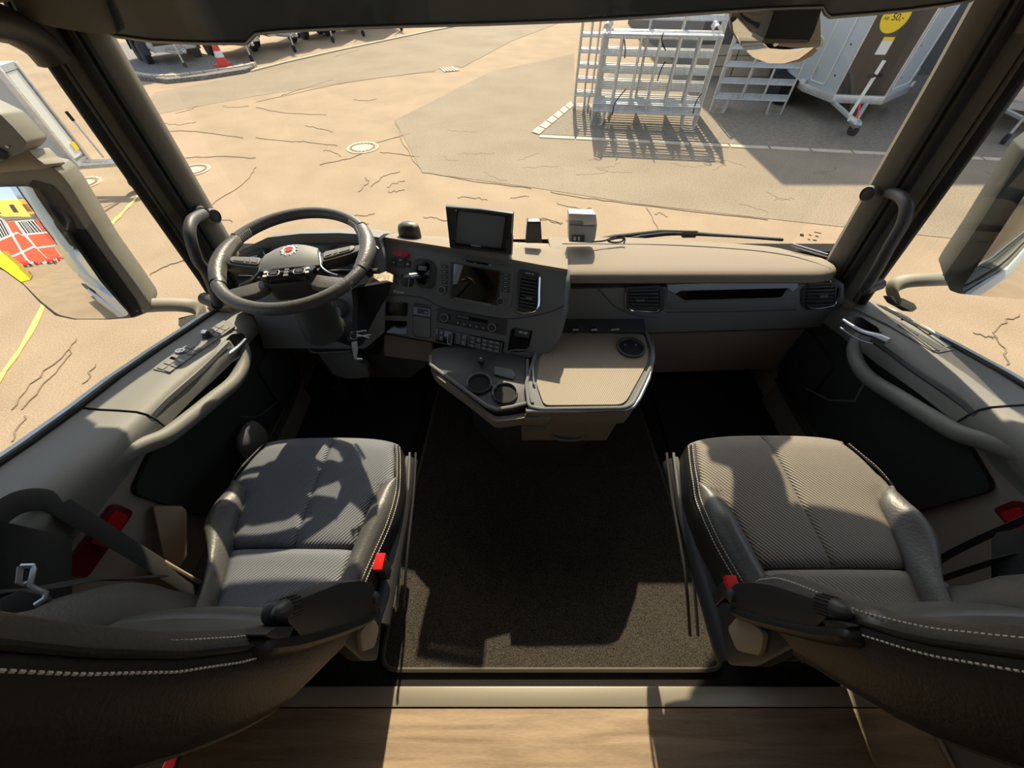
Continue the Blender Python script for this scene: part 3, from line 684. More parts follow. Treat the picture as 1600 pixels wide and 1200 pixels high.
# soft taupe top above the stack: from face edge to windscreen
near = [(584, 366), (592, 369), (640, 377), (704, 387), (750, 396), (798, 405), (840, 413), (876, 419), (887, 421)]
farp = [(584, 362, .735), (596, 362, .73), (640, 367, .71), (704, 371, .695), (750, 375, .685), (798, 378, .68), (840, 380, .675), (876, 381, .675), (887, 381, .675)]
rows = []
for a, b in zip(near, farp):
    p = PS.hit(a[0], a[1], .004); q = at(b[0], b[1], z=b[2] - .01); q.y = min(q.y, wy(q.x) - .04)
    r = [p + V((0, .004, -.022)), p + V((-.001, -.003, -.016)), p + V((0, -.004, -.006)), p]
    for k in range(1, 7):
        s_ = p.lerp(q, k / 6); s_.z += .006 * math.sin(PI * k / 6); r.append(s_)
    rows.append(r)
obj('soft_top_centre', G().slab(rows, (0, 0, -.012)), M_dash_top, dash, ang=70)
# right flank of the stack, a smooth curved side
fl = [[PS.hit(x_, y_, 0), PS.hit(x_, y_, -.02) + V((.012, .0, 0)), PS.hit(x_, y_, -.06) + V((.02, .01, 0)), PS.hit(x_, y_, -.17) + V((.02, .05, 0))] for x_, y_ in ((884, 424), (884, 445), (880, 488), (870, 525), (856, 550))]
obj('stack_flank', G().slab(fl, (-.01, .01, 0)), M_dash, dash, ang=70)

# infotainment unit
inf = obj('infotainment_unit', G().px([(688, 399), (804, 419), (799, 476), (790, 484), (700, 471), (686, 463)], PS, -.01, .004, 3), M_dash, dash, bev=.0015)
SQ = [(709, 412), (780, 425), (775, 475), (707, 463)]
obj('screen_bezel', G().px([(704, 409), (783, 423), (778, 478), (703, 466)], PS, 0, .006, 1), M_dash_d, inf, bev=.0008)
obj('screen', G().px(SQ, PS, 0, .0075, .5), M_screen, inf)
# the reflection of the blue sky in the glossy screen comes through the unseen side window part, enlarged for it
obj('disc_slot', G().px([(722, 405), (764, 412), (764, 415), (722, 408)], PS, 0, .0055), M_gloss, inf)
for k in range(5):
    c = quad([(689, 411), (700, 413), (700, 455), (688, 452)], .5, (k + .5) / 5)
    obj('button', G().px([(c[0] - 4, c[1] - 3), (c[0] + 5, c[1] - 2), (c[0] + 5, c[1] + 3), (c[0] - 4, c[1] + 2)], PS, 0, .007, .8), M_dash_d, inf)
    obj('button_mark', G().px([(c[0] - 2, c[1] - .8), (c[0] + 2, c[1] - .3), (c[0] + 2, c[1] + .7), (c[0] - 2, c[1] + .2)], PS, .006, .0075), M_icon, inf)
    c = quad([(784, 425), (799, 428), (797, 459), (782, 456)], .5, (k + .5) / 5)
    obj('button', G().px([(c[0] - 6.2, c[1] - 3.2), (c[0] + 6.2, c[1] - 1.8), (c[0] + 6.2, c[1] + 2.6), (c[0] - 6.2, c[1] + 1.2)], PS, 0, .007, .8), M_dash_d, inf)
    obj('button_mark', G().px([(c[0] - 3.5, c[1] - 1.2), (c[0] + 2.5, c[1] - .5), (c[0] + 2.5, c[1] + .4), (c[0] - 3.5, c[1] - .3)], PS, .006, .0075), M_icon, inf)
def knob(px, py, r, par, h=.016, pl=PS, rim=M_satin):
    c = pl.hit(px, py, .003); k = obj('knob', G().lathe(c, pl.n, [(r, 0), (r * .96, h * .9), (r * .86, h), (.0005, h)], 28), M_black, par)
    obj('knob_ring', G().lathe(c, pl.n, [(r * 1.12, h * .55), (r * 1.12, h * .75), (r * .98, h * .75), (r * .98, h * .55)], 28), rim, par)
    return k
knob(691.5, 453, .0115, inf, rim=M_icon); knob(783, 471, .0115, inf, rim=M_icon)
g = G()
for k in range(16):
    u = k / 16; a = (711 + 57 * u, 465.3 + 10.6 * u)
    g.px([(a[0], a[1]), (a[0] + 2.3, a[1] + .4), (a[0] + 2.3, a[1] + 1.6), (a[0], a[1] + 1.2)], PS, .004, .008)
obj('status_marks', g, M_icon, inf)
for x_, y_, w_ in ((724, 406.5, 4), (741, 410, 3), (763, 413, 5)):
    obj('slot_mark', G().px([(x_, y_), (x_ + w_, y_ + .8), (x_ + w_, y_ + 2), (x_, y_ + 1.2)], PS, .003, .006), M_icon, inf)

# centre stack vent (tall)
VQ = [(815, 431), (839, 435), (836, 484), (810, 479)]
v = vent('v', [(813, 420), (842, 426), (843, 475), (838, 487), (826, 492), (808, 487), (808, 425)], [(843.5, 433), (842.5, 455), (842, 474), (839, 483), (830, 487.5), (816, 489), (808, 487)], VQ, 9, [(820, 464), (832, 465), (830, 468), (823, 467)], PS)
obj('badge_plate', G().px([(817, 424), (839, 427.5), (839, 431), (817, 428)], PS, .003, .007), M_dash_d, v)
obj('badge_marks', G().px([(821, 425.6), (829, 427), (829, 428.4), (821, 427)], PS, .006, .0078).px([(831, 427), (833.5, 427.4), (833.5, 429.4), (831, 429)], PS, .006, .0078), M_icon, v)

# climate panel
cl = obj('climate_panel', G().px([(683, 481), (793, 501), (790, 524), (682, 503)], PS, -.01, .0035, 2), M_dash_d, dash, bev=.001)
knob(695.5, 496, .0135, cl, rim=M_icon); knob(769.5, 511.5, .0135, cl, rim=M_icon)
obj('display', G().px([(713.5, 491.5), (762, 500), (761, 505.5), (713, 496.5)], PS, 0, .006), M_gloss, cl)
obj('display_glow', G().px([(714.5, 492.3), (732, 495.4), (732, 499), (714, 495.8)], PS, .005, .0066), mat('lcd_grey', (92, 94, 96), .3), cl)
for k in range(5):
    u = k / 5; x_ = 711 + 9.8 * k; y_ = 501 + 1.95 * k
    obj('button', G().px([(x_, y_), (x_ + 8.6, y_ + 1.7), (x_ + 8.6, y_ + 7.2), (x_, y_ + 5.5)], PS, 0, .006, .6), M_dash_d, cl)
    obj('button_mark', G().px([(x_ + 2.8, y_ + 2.5), (x_ + 5.6, y_ + 3), (x_ + 5.0, y_ + 4.8), (x_ + 3.4, y_ + 4.4)], PS, .005, .0066), M_icon, cl)
# switch row
sr = obj('switch_row', G().px([(681.5, 512), (788, 534), (785, 556), (680.5, 533)], PS, -.01, .0035, 2), M_gloss, dash, bev=.001)
RQ = [(683, 514), (786, 535.5), (783.5, 553.5), (682, 531)]
def sw_cell(u0, v0, u1, v1, mark=True):
    obj('switch', G().px(sub_quad(RQ, u0, v0, u1, v1), PS, .002, .007, .6), M_dash, sr, bev=.0006)
    if mark: obj('switch_mark', G().px(sub_quad(RQ, lerp(u0, u1, .32), lerp(v0, v1, .35), lerp(u0, u1, .68), lerp(v0, v1, .6)), PS, .0065, .0078), M_icon, sr)
sw_cell(.0, .02, .02, .98, False)
for v0, v1 in ((.02, .48), (.52, .98)): sw_cell(.035, v0, .10, v1); sw_cell(.37, v0, .45, v1)
sw_cell(.27, .02, .36, .98, False); sw_cell(.47, .02, .49, .98, False)
for k in range(2): sw_cell(.50, k * .34 + .02, .58, k * .34 + .30)
sw_cell(.50, .70, .58, .98)
sw_cell(.59, .02, .67, .42); sw_cell(.59, .52, .67, .98, False)
for i in range(3):
    for k in range(3): sw_cell(.68 + i * .095, k * .34 + .02, .68 + i * .095 + .088, k * .34 + .30)
sw_cell(.972, .02, .99, .98, False)
c = [(700.5, 523), (701.5, 521), (706, 522), (706.6, 524), (705, 536), (703.5, 538), (700, 537), (698.6, 535)]
hk = obj('heater_knob', G().px(c, PS, 0, .022, 1), M_black, sr)
obj('knob_outline', G().tube([PS.hit(*q, .0225) for q in c], .0012, 6, True), M_icon, sr)
# usb pocket
us = obj('media_pocket', G().px([(798, 516), (803, 512), (832, 517), (826, 545), (822, 549), (796, 551), (793, 548)], PS, -.004, .002, 2), M_gloss, dash)
obj('media_socket_plate', G().px([(805, 513.5), (829, 517), (826, 528.5), (804, 524.5)], PS, 0, .005, 1), M_dash_d, us)
obj('socket', G().px([(811, 517), (816, 518), (816, 521), (811, 520)], PS, .004, .0065).px([(818, 518.5), (824, 519.5), (823, 522.5), (818, 521.5)], PS, .004, .0065), M_icon, us)
obj('pocket_sill', G().tube([PS.hit(*q, .003) for q in ((794, 549), (806, 547), (822, 547), (827, 543))], .003, 6), M_dash, us)
# hazard block
hz = obj('hazard_switch', G().px([(612, 395), (616, 390), (634, 392), (638, 397), (637, 401), (632, 403), (617, 400), (613, 398)], PS, 0, .009, 1), M_hazard, dash, bev=.001)
tri = [(622.5, 399.5), (627.5, 400.2), (625.3, 394.8)]
obj('triangle_mark', G().tube([PS.hit(*q, .0096) for q in tri], .0008, 5, True), M_icon, hz)
for q, mk in (([(612, 404), (618, 404.5), (618, 416), (611.5, 415)], 1), ([(619, 403), (632.5, 404), (632, 409), (619, 408)], 1), ([(619, 410), (632, 411), (632, 419), (619, 417.5)], 0), ([(634, 406), (640, 407), (640, 419), (633.5, 418)], 1)):
    s_ = obj('drive_switch', G().px(q, PS, 0, .007, .8), M_dash_d, dash, bev=.0006)
    if mk: cxx = sum(a[0] for a in q) / 4; cyy = sum(a[1] for a in q) / 4; obj('switch_mark', G().px([(cxx - 1.6, cyy - 1.2), (cxx + 1.6, cyy - .8), (cxx + 1.6, cyy + 1.4), (cxx - 1.6, cyy + 1)], PS, .0065, .0076), M_icon, s_)
for q in ([(612, 426), (618, 427), (618, 434), (612, 433)], [(622, 428), (628, 429), (627, 436), (621, 435)], [(613, 439), (619, 440), (619, 445), (613, 444)]):
    obj('drive_switch', G().px(q, PS, 0, .006, .8), M_dash_d, dash, bev=.0006)
obj('marking', G().px([(615, 453), (618, 453.5), (618, 457), (615, 456.5)], PS, 0, .0012).px([(620, 455), (631, 456.5), (631, 458.5), (620, 457)], PS, 0, .0012), M_icon, dash)
# parking brake lever housing and lever
hb = obj('lever_housing', G().px([(646, 408), (652, 404), (668, 405), (677, 409), (681, 420), (679, 446), (672, 451), (656, 449), (650, 440), (646, 425)], PS, -.006, .005, 3), M_dash_d, dash, bev=.0015)
obj('housing_well', G().px([(651, 411), (656, 408), (668, 409), (672, 415), (670, 438), (662, 446), (654, 441), (650, 425)], PS, 0, .0065, 2), M_gloss, hb)
obj('housing_block', G().px([(654, 415), (664, 416), (664, 423), (653, 422)], PS, .005, .020, 1), M_dash, hb, bev=.001)
lv = obj('brake_lever', G().tube([PS.hit(655, 432, .006), PS.hit(650, 430, .03), PS.hit(640, 432, .045)], [.010, .010, .011], 12), M_satin, hb)
obj('brake_handle', G().px([(628, 434), (634, 429), (641, 430), (640, 446), (637, 449), (629, 447), (626, 440)], PS, .025, .058, 2), M_black, hb, bev=.002)
obj('handle_edge', G().tube([PS.hit(*q, .058) for q in ((640, 431), (639.5, 440), (638, 448))], .002, 6), M_chrome, hb)
obj('handle_cap', G().px([(628, 434), (634, 429), (641, 430), (640, 434), (634, 433)], PS, .05, .0595, 1), M_satin, hb)
# lower left bins of the stack
obj('card_slot', G().px([(586, 471), (637, 473), (636, 494), (586, 492)], PS, -.002, .002, 2), M_gloss, dash)
obj('card_slot', G().px([(586, 500), (636, 502), (635, 522), (586, 518)], PS, -.002, .002, 2), M_gloss, dash)
bn = obj('ash_bin', G().px([(645, 478), (648, 473), (672, 477), (673, 482), (673, 527), (668, 530), (650, 527), (645, 522)], PS, -.003, .002, 2), M_dash_d, dash)
obj('bin_slot', G().px([(646, 479), (672, 483), (672, 495), (646, 491)], PS, 0, .003, 1), M_gloss, bn)
obj('bin_lid', G().px([(646, 494), (672, 498), (672, 525), (668, 528), (650, 525), (646, 521)], PS, 0, .006, 2), M_dash, bn, bev=.001)
obj('bin_socket', G().px([(652, 482), (669, 485), (668, 492), (652, 489)], PS, .002, .005, 1), M_dash_d, bn)
obj('slot_mark', G().px([(663, 487), (668, 488), (668, 489.6), (663, 488.6)], PS, .004, .006), M_icon, bn)

# --- instrument binnacle seen through the steering wheel
PB = PN(at(480, 380, y=1.235), (.05, -1, .55))
obj('binnacle_face', G().px([(372, 398), (378, 388), (420, 372), (470, 366), (560, 366), (592, 372), (600, 400), (600, 520), (570, 545), (412, 545), (396, 492), (372, 470)], PB, -.12, -.02, 4), M_dash, dash, bev=.004)
hood = [(374, 396), (384, 387), (418, 371), (470, 365), (530, 364), (562, 366), (592, 371)]
hr = []
for q in hood:
    p = PB.hit(q[0], q[1], 0); p2 = PB.hit(q[0], q[1], 0) + V((0, .12, -.05)); pm = p.lerp(p2, .5) + V((0, 0, .006))
    hr.append([p + V((0, .004, -.03)), p + V((0, -.004, -.02)), p + V((0, -.004, -.008)), p, pm, p2, p2 + V((0, .06, -.03))])
obj('binnacle_hood', G().slab(hr, (0, 0, -.012)), M_dash, dash, ang=70)
cl_ = obj('instrument_cluster', G().px([(421, 386), (440, 378), (470, 376), (560, 376), (578, 380), (586, 390), (584, 420), (560, 430), (440, 430), (424, 420)], PB, -.03, -.012, 4), M_dash_d, dash, bev=.003)
obj('cluster_display', G().px([(434, 392), (450, 384), (560, 383), (574, 390), (572, 416), (440, 418)], PB, -.014, -.010, 2), M_gloss, cl_)
for cx_ in (478, 560): obj('dial_ring', G().tube([PB.hit(*q, -.009) for q in circ(cx_, 404, 17, 13, 28)], .0022, 6, True), M_dash, cl_)
vent('v', [(384, 397), (408, 388), (414, 390), (424, 414), (420, 424), (392, 426), (386, 418)], [(412, 393), (417, 404), (421, 416)], [(388, 398), (410, 392), (418, 414), (390, 418)], 4, [(391, 401), (402, 399), (402, 400.5), (391, 402.5)], PB)
# --- column shroud, knee panel, lower left switches
PK = PN(at(500, 520, y=1.13), (0, -1, .35))
kp = obj('knee_panel', G().px([(448, 488), (545, 482), (562, 500), (558, 547), (486, 550), (462, 515)], PK, -.08, .004, 5), M_dash_d, dash, bev=.006)
obj('panel_seam', G().tube([PK.hit(*q, .006) for q in ((456, 491), (541, 489), (543, 500))], .0015, 5), M_gloss, dash)
obj('column_tray', G().tube(smooth_path([PK.hit(*q, .03) for q in ((482, 545), (488, 550), (500, 551), (548, 549))], 4), .004, 8), M_dash, dash)
obj('knee_bolster', G().px([(496, 552), (552, 552), (560, 566), (572, 570), (578, 590), (540, 592), (522, 586)], PK, -.06, -.02, 5), M_dash, dash, bev=.006)
sb = obj('switch_block', G().px([(398, 490), (452, 488), (474, 530), (470, 534), (418, 537), (414, 530)], PK, -.05, .0, 3), M_dash, dash, bev=.003)
BQ = [(415, 506), (446, 504), (458, 527), (424, 528)]
obj('block_recess', G().px([(413, 505), (452, 503), (462, 528), (423, 530)], PK, -.002, .002, 1), M_gloss, sb)
for i in range(3):
    for k in range(2):
        obj('switch', G().px(sub_quad(BQ, .10 + i * .30, k * .5 + .03, .10 + i * .30 + .27, k * .5 + .46), PK, 0, .006, .6), M_dash, sb, bev=.0006)
        obj('switch_mark', G().px(sub_quad(BQ, .18 + i * .30, k * .5 + .18, .18 + i * .30 + .12, k * .5 + .32), PK, .005, .0068), M_icon, sb)
obj('vent_slot', G().px([(412, 492), (440, 490), (441, 497), (416, 499)], PK, 0, .004, 1), M_satin, sb); obj('vent_slot_inner', G().px([(416, 490), (436, 489), (438, 495), (418, 497)], PK, 0, .0055, 1), M_dash_d, sb)
obj('underside', G().px([(420, 540), (486, 552), (522, 590), (640, 590), (680, 560), (676, 536), (600, 522), (560, 545)], PK, -.14, -.10, 4), M_dash_d, dash)
obj('under_ledge', G().px([(600, 522), (676, 536), (674, 566), (600, 556)], PK, -.09, -.03, 4), M_beige, dash, bev=.006)

# ================================================================ STEERING WHEEL
WC = V((-.639, 1.016, .876)); th, ph = .122, .057
WN = V((math.sin(th) * math.sin(ph), -math.sin(th) * math.cos(ph), math.cos(th))).normalized()
WX = WN.cross(V((0, 1, 0))) * -1; WX = (V((1, 0, 0)) - WN * WN.x).normalized(); WY = WN.cross(WX).normalized()
if WY.y < 0: WY = -WY
R_ = .2145
_r = math.radians(9); WX, WY = WX * math.cos(_r) + WY * math.sin(_r), WY * math.cos(_r) - WX * math.sin(_r)
swt = thing('steering_wheel', 'leather-wrapped steering wheel with grey hub pad and button spokes', 'steering wheel', WC)
def wp(x, y, z=0): return WC + WX * x + WY * y + WN * z
def arc(a0, a1, n, r=R_, z=0): return [wp(r * math.cos(lerp(a0, a1, k / n)), r * math.sin(lerp(a0, a1, k / n)), z) for k in range(n + 1)]
def rimr(n): return [.0175] * n
obj('rim', G().tube(arc(0, 2 * PI, 96)[:-1], .0175, 14, True), M_leather, swt)
# thumb rests: thicker leather grips at ten and two
for a0, a1 in ((math.radians(150), math.radians(208)), (math.radians(-28), math.radians(30))):
    P = arc(a0, a1, 20, R_ - .004); obj('grip', G().tube(P, [.0175 + .006 * math.sin(PI * k / 20) for k in range(21)], 14), M_leather, swt)
for a in (math.radians(205), math.radians(-25), math.radians(150), math.radians(30)):
    P = [wp((R_ + .0185 * math.cos(t)) * math.cos(a), (R_ + .0185 * math.cos(t)) * math.sin(a), .0185 * math.sin(t)) for t in [2 * PI * k / 16 for k in range(16)]]
    obj('leather_seam', G().tube(P, .0012, 5, True), M_rubber, swt)
def grip_in(a, lo, hi):
    t = (a - lo) / (hi - lo)
    return (R_ - .004 - .0175 - .006 * math.sin(PI * t)) if 0 <= t <= 1 else R_ - .0175
for a0, a1, lo, hi in ((138, 200, 150, 208), (42, -20, -28, 30)):
    g = G()
    for k in range(40):
        a = math.radians(lerp(a0, a1, k / 39)); rr = grip_in(a, math.radians(lo), math.radians(hi))
        g.tube([wp((rr + .005) * math.cos(a), (rr + .005) * math.sin(a), .0135), wp((rr - .0012) * math.cos(a + .012), (rr - .0012) * math.sin(a + .012), .004), wp((rr + .001) * math.cos(a + .016), (rr + .001) * math.sin(a + .016), -.006)], .0013, 4)
    obj('lacing', g, M_thread, swt)
# hub pad
def wh(x, y, z=0):
    k = max(0, 1 - abs(x) / .2); return wp(x, y - .036 * min(1, k * 1.6) - .004, z - .004)
def wprism(poly, z0, z1, r=.01, n=4):
    p = rnd([V((a, b, 0)) for a, b in poly], r, n)
    return G().prism([wh(q.x, q.y, z1) for q in p], WN * (z0 - z1))
HM = mat('hub_grey', (116, 118, 116), .55, bump=.2, scale=500, spec=.4)
obj('hub_core', wprism([(-.075, .05), (.075, .05), (.09, -.02), (.06, -.085), (-.06, -.085), (-.09, -.02)], -.05, .012, .02), M_black, swt, bev=.006)
# pad: domed upper surface
rows = []
for i in range(13):
    u = -1 + 2 * i / 12; r = []
    for k in range(9):
        v_ = k / 8; y = lerp(.060 - .012 * u * u, -.040 + .012 * u * u, v_); hw = lerp(.070, .082, v_)
        r.append(wh(u * hw, y, .034 - .012 * u * u - .012 * (2 * v_ - 1) ** 2 * .8 + .004))
    rows.append(r)
obj('hub_pad', G().slab(rows, WN * -.022), HM, swt, ang=60)
lp = obj('lower_button_panel', wprism([(-.078, -.040), (-.04, -.030), (.04, -.030), (.078, -.040), (.070, -.066), (.045, -.082), (-.045, -.082), (-.070, -.066)], .0, .024, .008), M_gloss, swt, bev=.002)
for s_ in (-1, 1):
    cx_ = s_ * .034
    p = [wh(cx_ + .015 * math.copysign(abs(math.cos(t)) ** .6, math.cos(t)), -.056 + .011 * math.copysign(abs(math.sin(t)) ** .6, math.sin(t)), .026) for t in [2 * PI * k / 20 for k in range(20)]]
    obj('rocker_outline', G().tube(p, .0013, 5, True), M_icon, lp)
    obj('rocker', wprism([(cx_ - .009, -.062), (cx_ + .009, -.062), (cx_ + .009, -.051), (cx_ - .009, -.051)], .02, .028, .003), M_black, lp)
    for y in (-.048, -.064): obj('button', wprism([(s_ * .056 - .005, y - .004), (s_ * .056 + .005, y - .004), (s_ * .056 + .005, y + .004), (s_ * .056 - .005, y + .004)], .02, .0265, .002), M_icon, lp)
for y in (-.044, -.056, -.068): obj('button', wprism([(-.006, y - .004), (.006, y - .004), (.006, y + .004), (-.006, y + .004)], .02, .0265, .002), M_dash, lp)
# spokes
for s_ in (-1, 1):
    q = [(s_ * .075, .030), (s_ * .140, .024), (s_ * .198, .022), (s_ * .198, -.004), (s_ * .15, -.012), (s_ * .085, -.012)]
    if s_ > 0: q = q[::-1]
    sp = obj('spoke', wprism(q, -.022, .012, .006), M_black, swt, bev=.003)
    q = [(s_ * .088, .026), (s_ * .170, .021), (s_ * .176, .010), (s_ * .168, -.001), (s_ * .09, -.003)]
    if s_ > 0: q = q[::-1]
    bp = obj('button_pad', wprism(q, .008, .0165, .008), mat('pad_silver_grey', (128, 126, 120), .45), sp, bev=.001)
    for k, (a, b) in enumerate(((.094, .112), (.116, .128), (.132, .162))):
        q = [(s_ * a, .019), (s_ * b, .018), (s_ * b, .003), (s_ * a, .002)]
        if s_ > 0: q = q[::-1]
        obj('thumb_button', wprism(q, .014, .0185, .002), M_dash, sp)
    # metal frame strut and lower spoke
    P = smooth_path([wh(s_ * .076, .020, .016), wh(s_ * .082, -.012, .014), wh(s_ * .086, -.034, .010), wh(s_ * .105, -.060, .006), wh(s_ * .132, -.082, .003)], 5)
    obj('metal_strut', G().tube(P, .005, 8, flat=.6), M_satin, swt)
    q = [(s_ * .070, -.050), (s_ * .100, -.070), (s_ * .165, -.108), (s_ * .150, -.140), (s_ * .09, -.115), (s_ * .052, -.085)]
    if s_ > 0: q = q[::-1]
    obj('lower_spoke', wprism(q, -.018, .006, .012), M_leather, swt, bev=.005)
# round emblem on the hub: pale wreath ring with a small red shield
em = obj('emblem', G().lathe(wh(0, .022, .034), WN, [(.020, 0), (.020, .004), (.014, .005), (.013, .003), (.0005, .003)], 28), M_icon, swt)
obj('emblem_shield', wprism([(-.008, .030), (.008, .030), (.008, .020), (0, .012), (-.008, .020)], .034, .0395, .002), M_red, em)
g = G()
for k in range(10):
    a = 2 * PI * k / 10; c0 = V((.0215 * math.cos(a), .022 + .0215 * math.sin(a), 0)); g.lathe(wh(c0.x, c0.y, .034), WN, [(.0035, 0), (.003, .004), (.0004, .005)], 8)
obj('emblem_wreath', g, M_satin, em)
# column
col = thing('steering_column', 'dark steering column shroud beneath the wheel', 'steering column', wp(0, 0, -.1))
obj('upper_shroud', G().loft([[wp(a * .055 * s1, b * .05 * s1 - .03 - k * .02, -.03 - k * .07) for a, b in ((math.cos(t), math.sin(t)) for t in [2 * PI * j / 16 for j in range(16)])] for k, s1 in ((0, 1), (1, 1.1), (2, 1.15), (3, 1.15))]), M_black, col)
obj('column_tube', G().tube([wp(0, -.08, -.2), V((-.60, 1.2, .35)), V((-.60, 1.32, .05))], .045, 14), M_black, col)
ig = PK.hit(524, 487, .06)
obj('ignition_housing', G().lathe(ig - PK.n * .05, PK.n, [(.036, 0), (.036, .03), (.028, .048), (.022, .05), (.020, .042), (.0005, .042)], 24), M_dash_d, col)
obj('ignition_ring', G().lathe(ig - PK.n * .005, PK.n, [(.021, 0), (.021, .006), (.015, .006), (.015, 0)], 24), M_satin, col)
# stalks
def stalk(pts, nm, rad=.008, headr=.013):
    s_ = obj(nm, G().tube(smooth_path(pts, 5), rad, 10), M_black, col)
    obj('stalk_head', G().tube([pts[-2].lerp(pts[-1], .3), pts[-1]], headr, 12), M_black, s_); return s_
stalk([wp(.05, -.02, -.05), wp(.12, -.03, -.05), wp(.19, -.06, -.035), wp(.235, -.075, -.03)], 'retarder_stalk')
stalk([wp(-.05, -.02, -.05), wp(-.12, -.02, -.055), wp(-.18, -.02, -.05)], 'indicator_stalk')
obj('phone_arm', G().tube([wp(.20, .09, -.03), wp(.235, .02, -.02)], .004, 8), M_satin, col)
# lanyard with key fob hanging from the right stalk
ln = thing('lanyard', 'black lanyard with pale lettering draped over the right column stalk', 'lanyard', wp(.235, -.05, 0))
def hangp(px, py, t): return at(px, py, t=t)
rows = [[hangp(573, 442, 1.04), hangp(578, 436, 1.03)], [hangp(584, 434, 1.045), hangp(584, 428, 1.05)], [hangp(594, 440, 1.03), hangp(593, 428, 1.05)], [hangp(604, 438, 1.03), hangp(603, 424, 1.05)], [hangp(613, 441, 1.035), hangp(614, 429, 1.05)]]
obj('band_fold', G().slab(rows, (0, .003, -.004)), mat('lanyard_pale', (176, 160, 132), .8, var=.5, vscale=160), ln)
obj('strap', G().slab([[hangp(556, 450, 1.10), hangp(612, 440, 1.06)], [hangp(552, 470, 1.12), hangp(606, 462, 1.10)], [hangp(556, 495, 1.15), hangp(588, 492, 1.14)], [hangp(560, 520, 1.17), hangp(574, 520, 1.17)]], (0, .012, 0)), M_lanyard, ln)
obj('strap', G().slab([[hangp(549, 452, 1.10), hangp(557, 450, 1.08)], [hangp(552, 480, 1.12), hangp(559, 480, 1.10)], [hangp(550, 505, 1.13), hangp(558, 505, 1.12)], [hangp(552, 522, 1.14), hangp(560, 522, 1.13)]], (0, .004, 0)), M_lanyard, ln)
obj('clip', G().tube([hangp(549, 452, 1.07), hangp(546, 444, 1.06), hangp(551, 441, 1.06)], .004, 8), M_satin, ln)
ky = thing('key_bunch', 'bunch of metal keys hanging below the ignition', 'keys', hangp(556, 540, 1.13))
obj('ring', G().tube([hangp(*q, 1.13) for q in circ(553, 524, 6, 6, 16)], .0015, 6, True), M_satin, ky)
obj('key', G().px([(549, 535), (558, 534), (559, 548), (557, 560), (566, 561), (566, 563), (554, 562), (551, 550)], PN(hangp(555, 545, 1.12), (0, -1, .3)), -.003, 0, 1), mat('bright_key', (225, 232, 235), .25, .7), ky)
for (a, b) in (((558, 519), (572, 517)), ((558, 526), (580, 524)), ((558, 523), (577, 528))):
    obj('key', G().tube([hangp(*a, 1.12), hangp(*b, 1.10)], .003, 6, flat=.4), M_satin, ky)
obj('fob', G().px([(542, 530), (548, 519), (556, 522), (558, 533), (546, 534)], PN(hangp(550, 528, 1.13), (0, -1, .3)), -.006, .0, 1), M_black, ky, bev=.002)

# ================================================================ CENTRE CONSOLE TABLE
con = thing('centre_console', 'console with woven-topped table, cup holders and warm grey drawers', 'console', (.08, .9, 0))
ZT = .50
def tp(px, py, dz=0): return at(px, py, z=ZT + dz)
tab = [tp(*q) for q in [(838, 550), (880, 507), (905, 503), (1000, 507), (1010, 522), (1018, 545), (1018, 570), (1002, 605), (988, 632), (975, 638), (845, 640), (826, 636), (822, 600)]]
obj('table_base', G().prism([p + V((0, 0, -.002)) for p in rnd(tab, .015)], (0, 0, -.05)), M_dash, con, bev=.004)
wv = [tp(*q, .0) for q in [(843, 560), (880, 520), (1006, 524), (1012, 550), (1012, 566), (980, 625), (970, 633), (850, 634), (838, 600)]]
obj('woven_top', G().prism([p + V((0, 0, .004)) for p in rnd(wv, .02)], (0, 0, -.006)), M_weave, con)
rp = rnd([V((p.x, p.y, p.z)) for p in tab], .015)
obj('table_rim', G().tube([p + V((0, 0, .003)) for p in rp], .006, 8, True), M_dash, con)
obj('rear_upstand', G().prism([tp(*q) for q in [(880, 520), (880, 498), (1004, 500), (1008, 522)]], (0, 0, .018)), M_dash_d, con, bev=.006)
for x_ in (899, 928): obj('socket', G().lathe(tp(x_, 515, .018), (0, -.5, 1), [(.016, 0), (.016, .003), (.012, .003), (.012, .0), (.0005, -.0)], 20), M_black, con); 
for x_ in (899, 928): obj('socket_mark', G().px([(x_ - 4, 514), (x_ + 5, 513.5), (x_ + 5, 516), (x_ - 4, 516.5)], PN(tp(x_, 515, .024), (0, 0, 1)), -.001, .001), M_icon, con)
obj('socket_mark', G().px([(955, 514), (968, 513), (968, 515), (955, 516)], PN(tp(960, 515, .022), (0, 0, 1)), -.001, .001), M_icon, con)
cc = tp(985, 545); obj('cup_holder', G().lathe(cc, (0, 0, 1), [(.050, -.008), (.052, .012), (.046, .014), (.042, .008), (.040, -.0), (.0005, .0052)], 32), M_dash_d, con)
obj('cup_shade_disc', G().lathe(cc, (0, 0, 1), [(.040, .0), (.040, .0075), (.0005, .0076)], 28), M_rubber, con)  # flat dark disc, shade of the depth put into its colour
for s_ in (-.02, .02): obj('cup_grip', G().lathe(cc + V((s_, .01, .008)), (0, 0, 1), [(.004, 0), (.003, .004), (.0003, .004)], 8), M_satin, con)
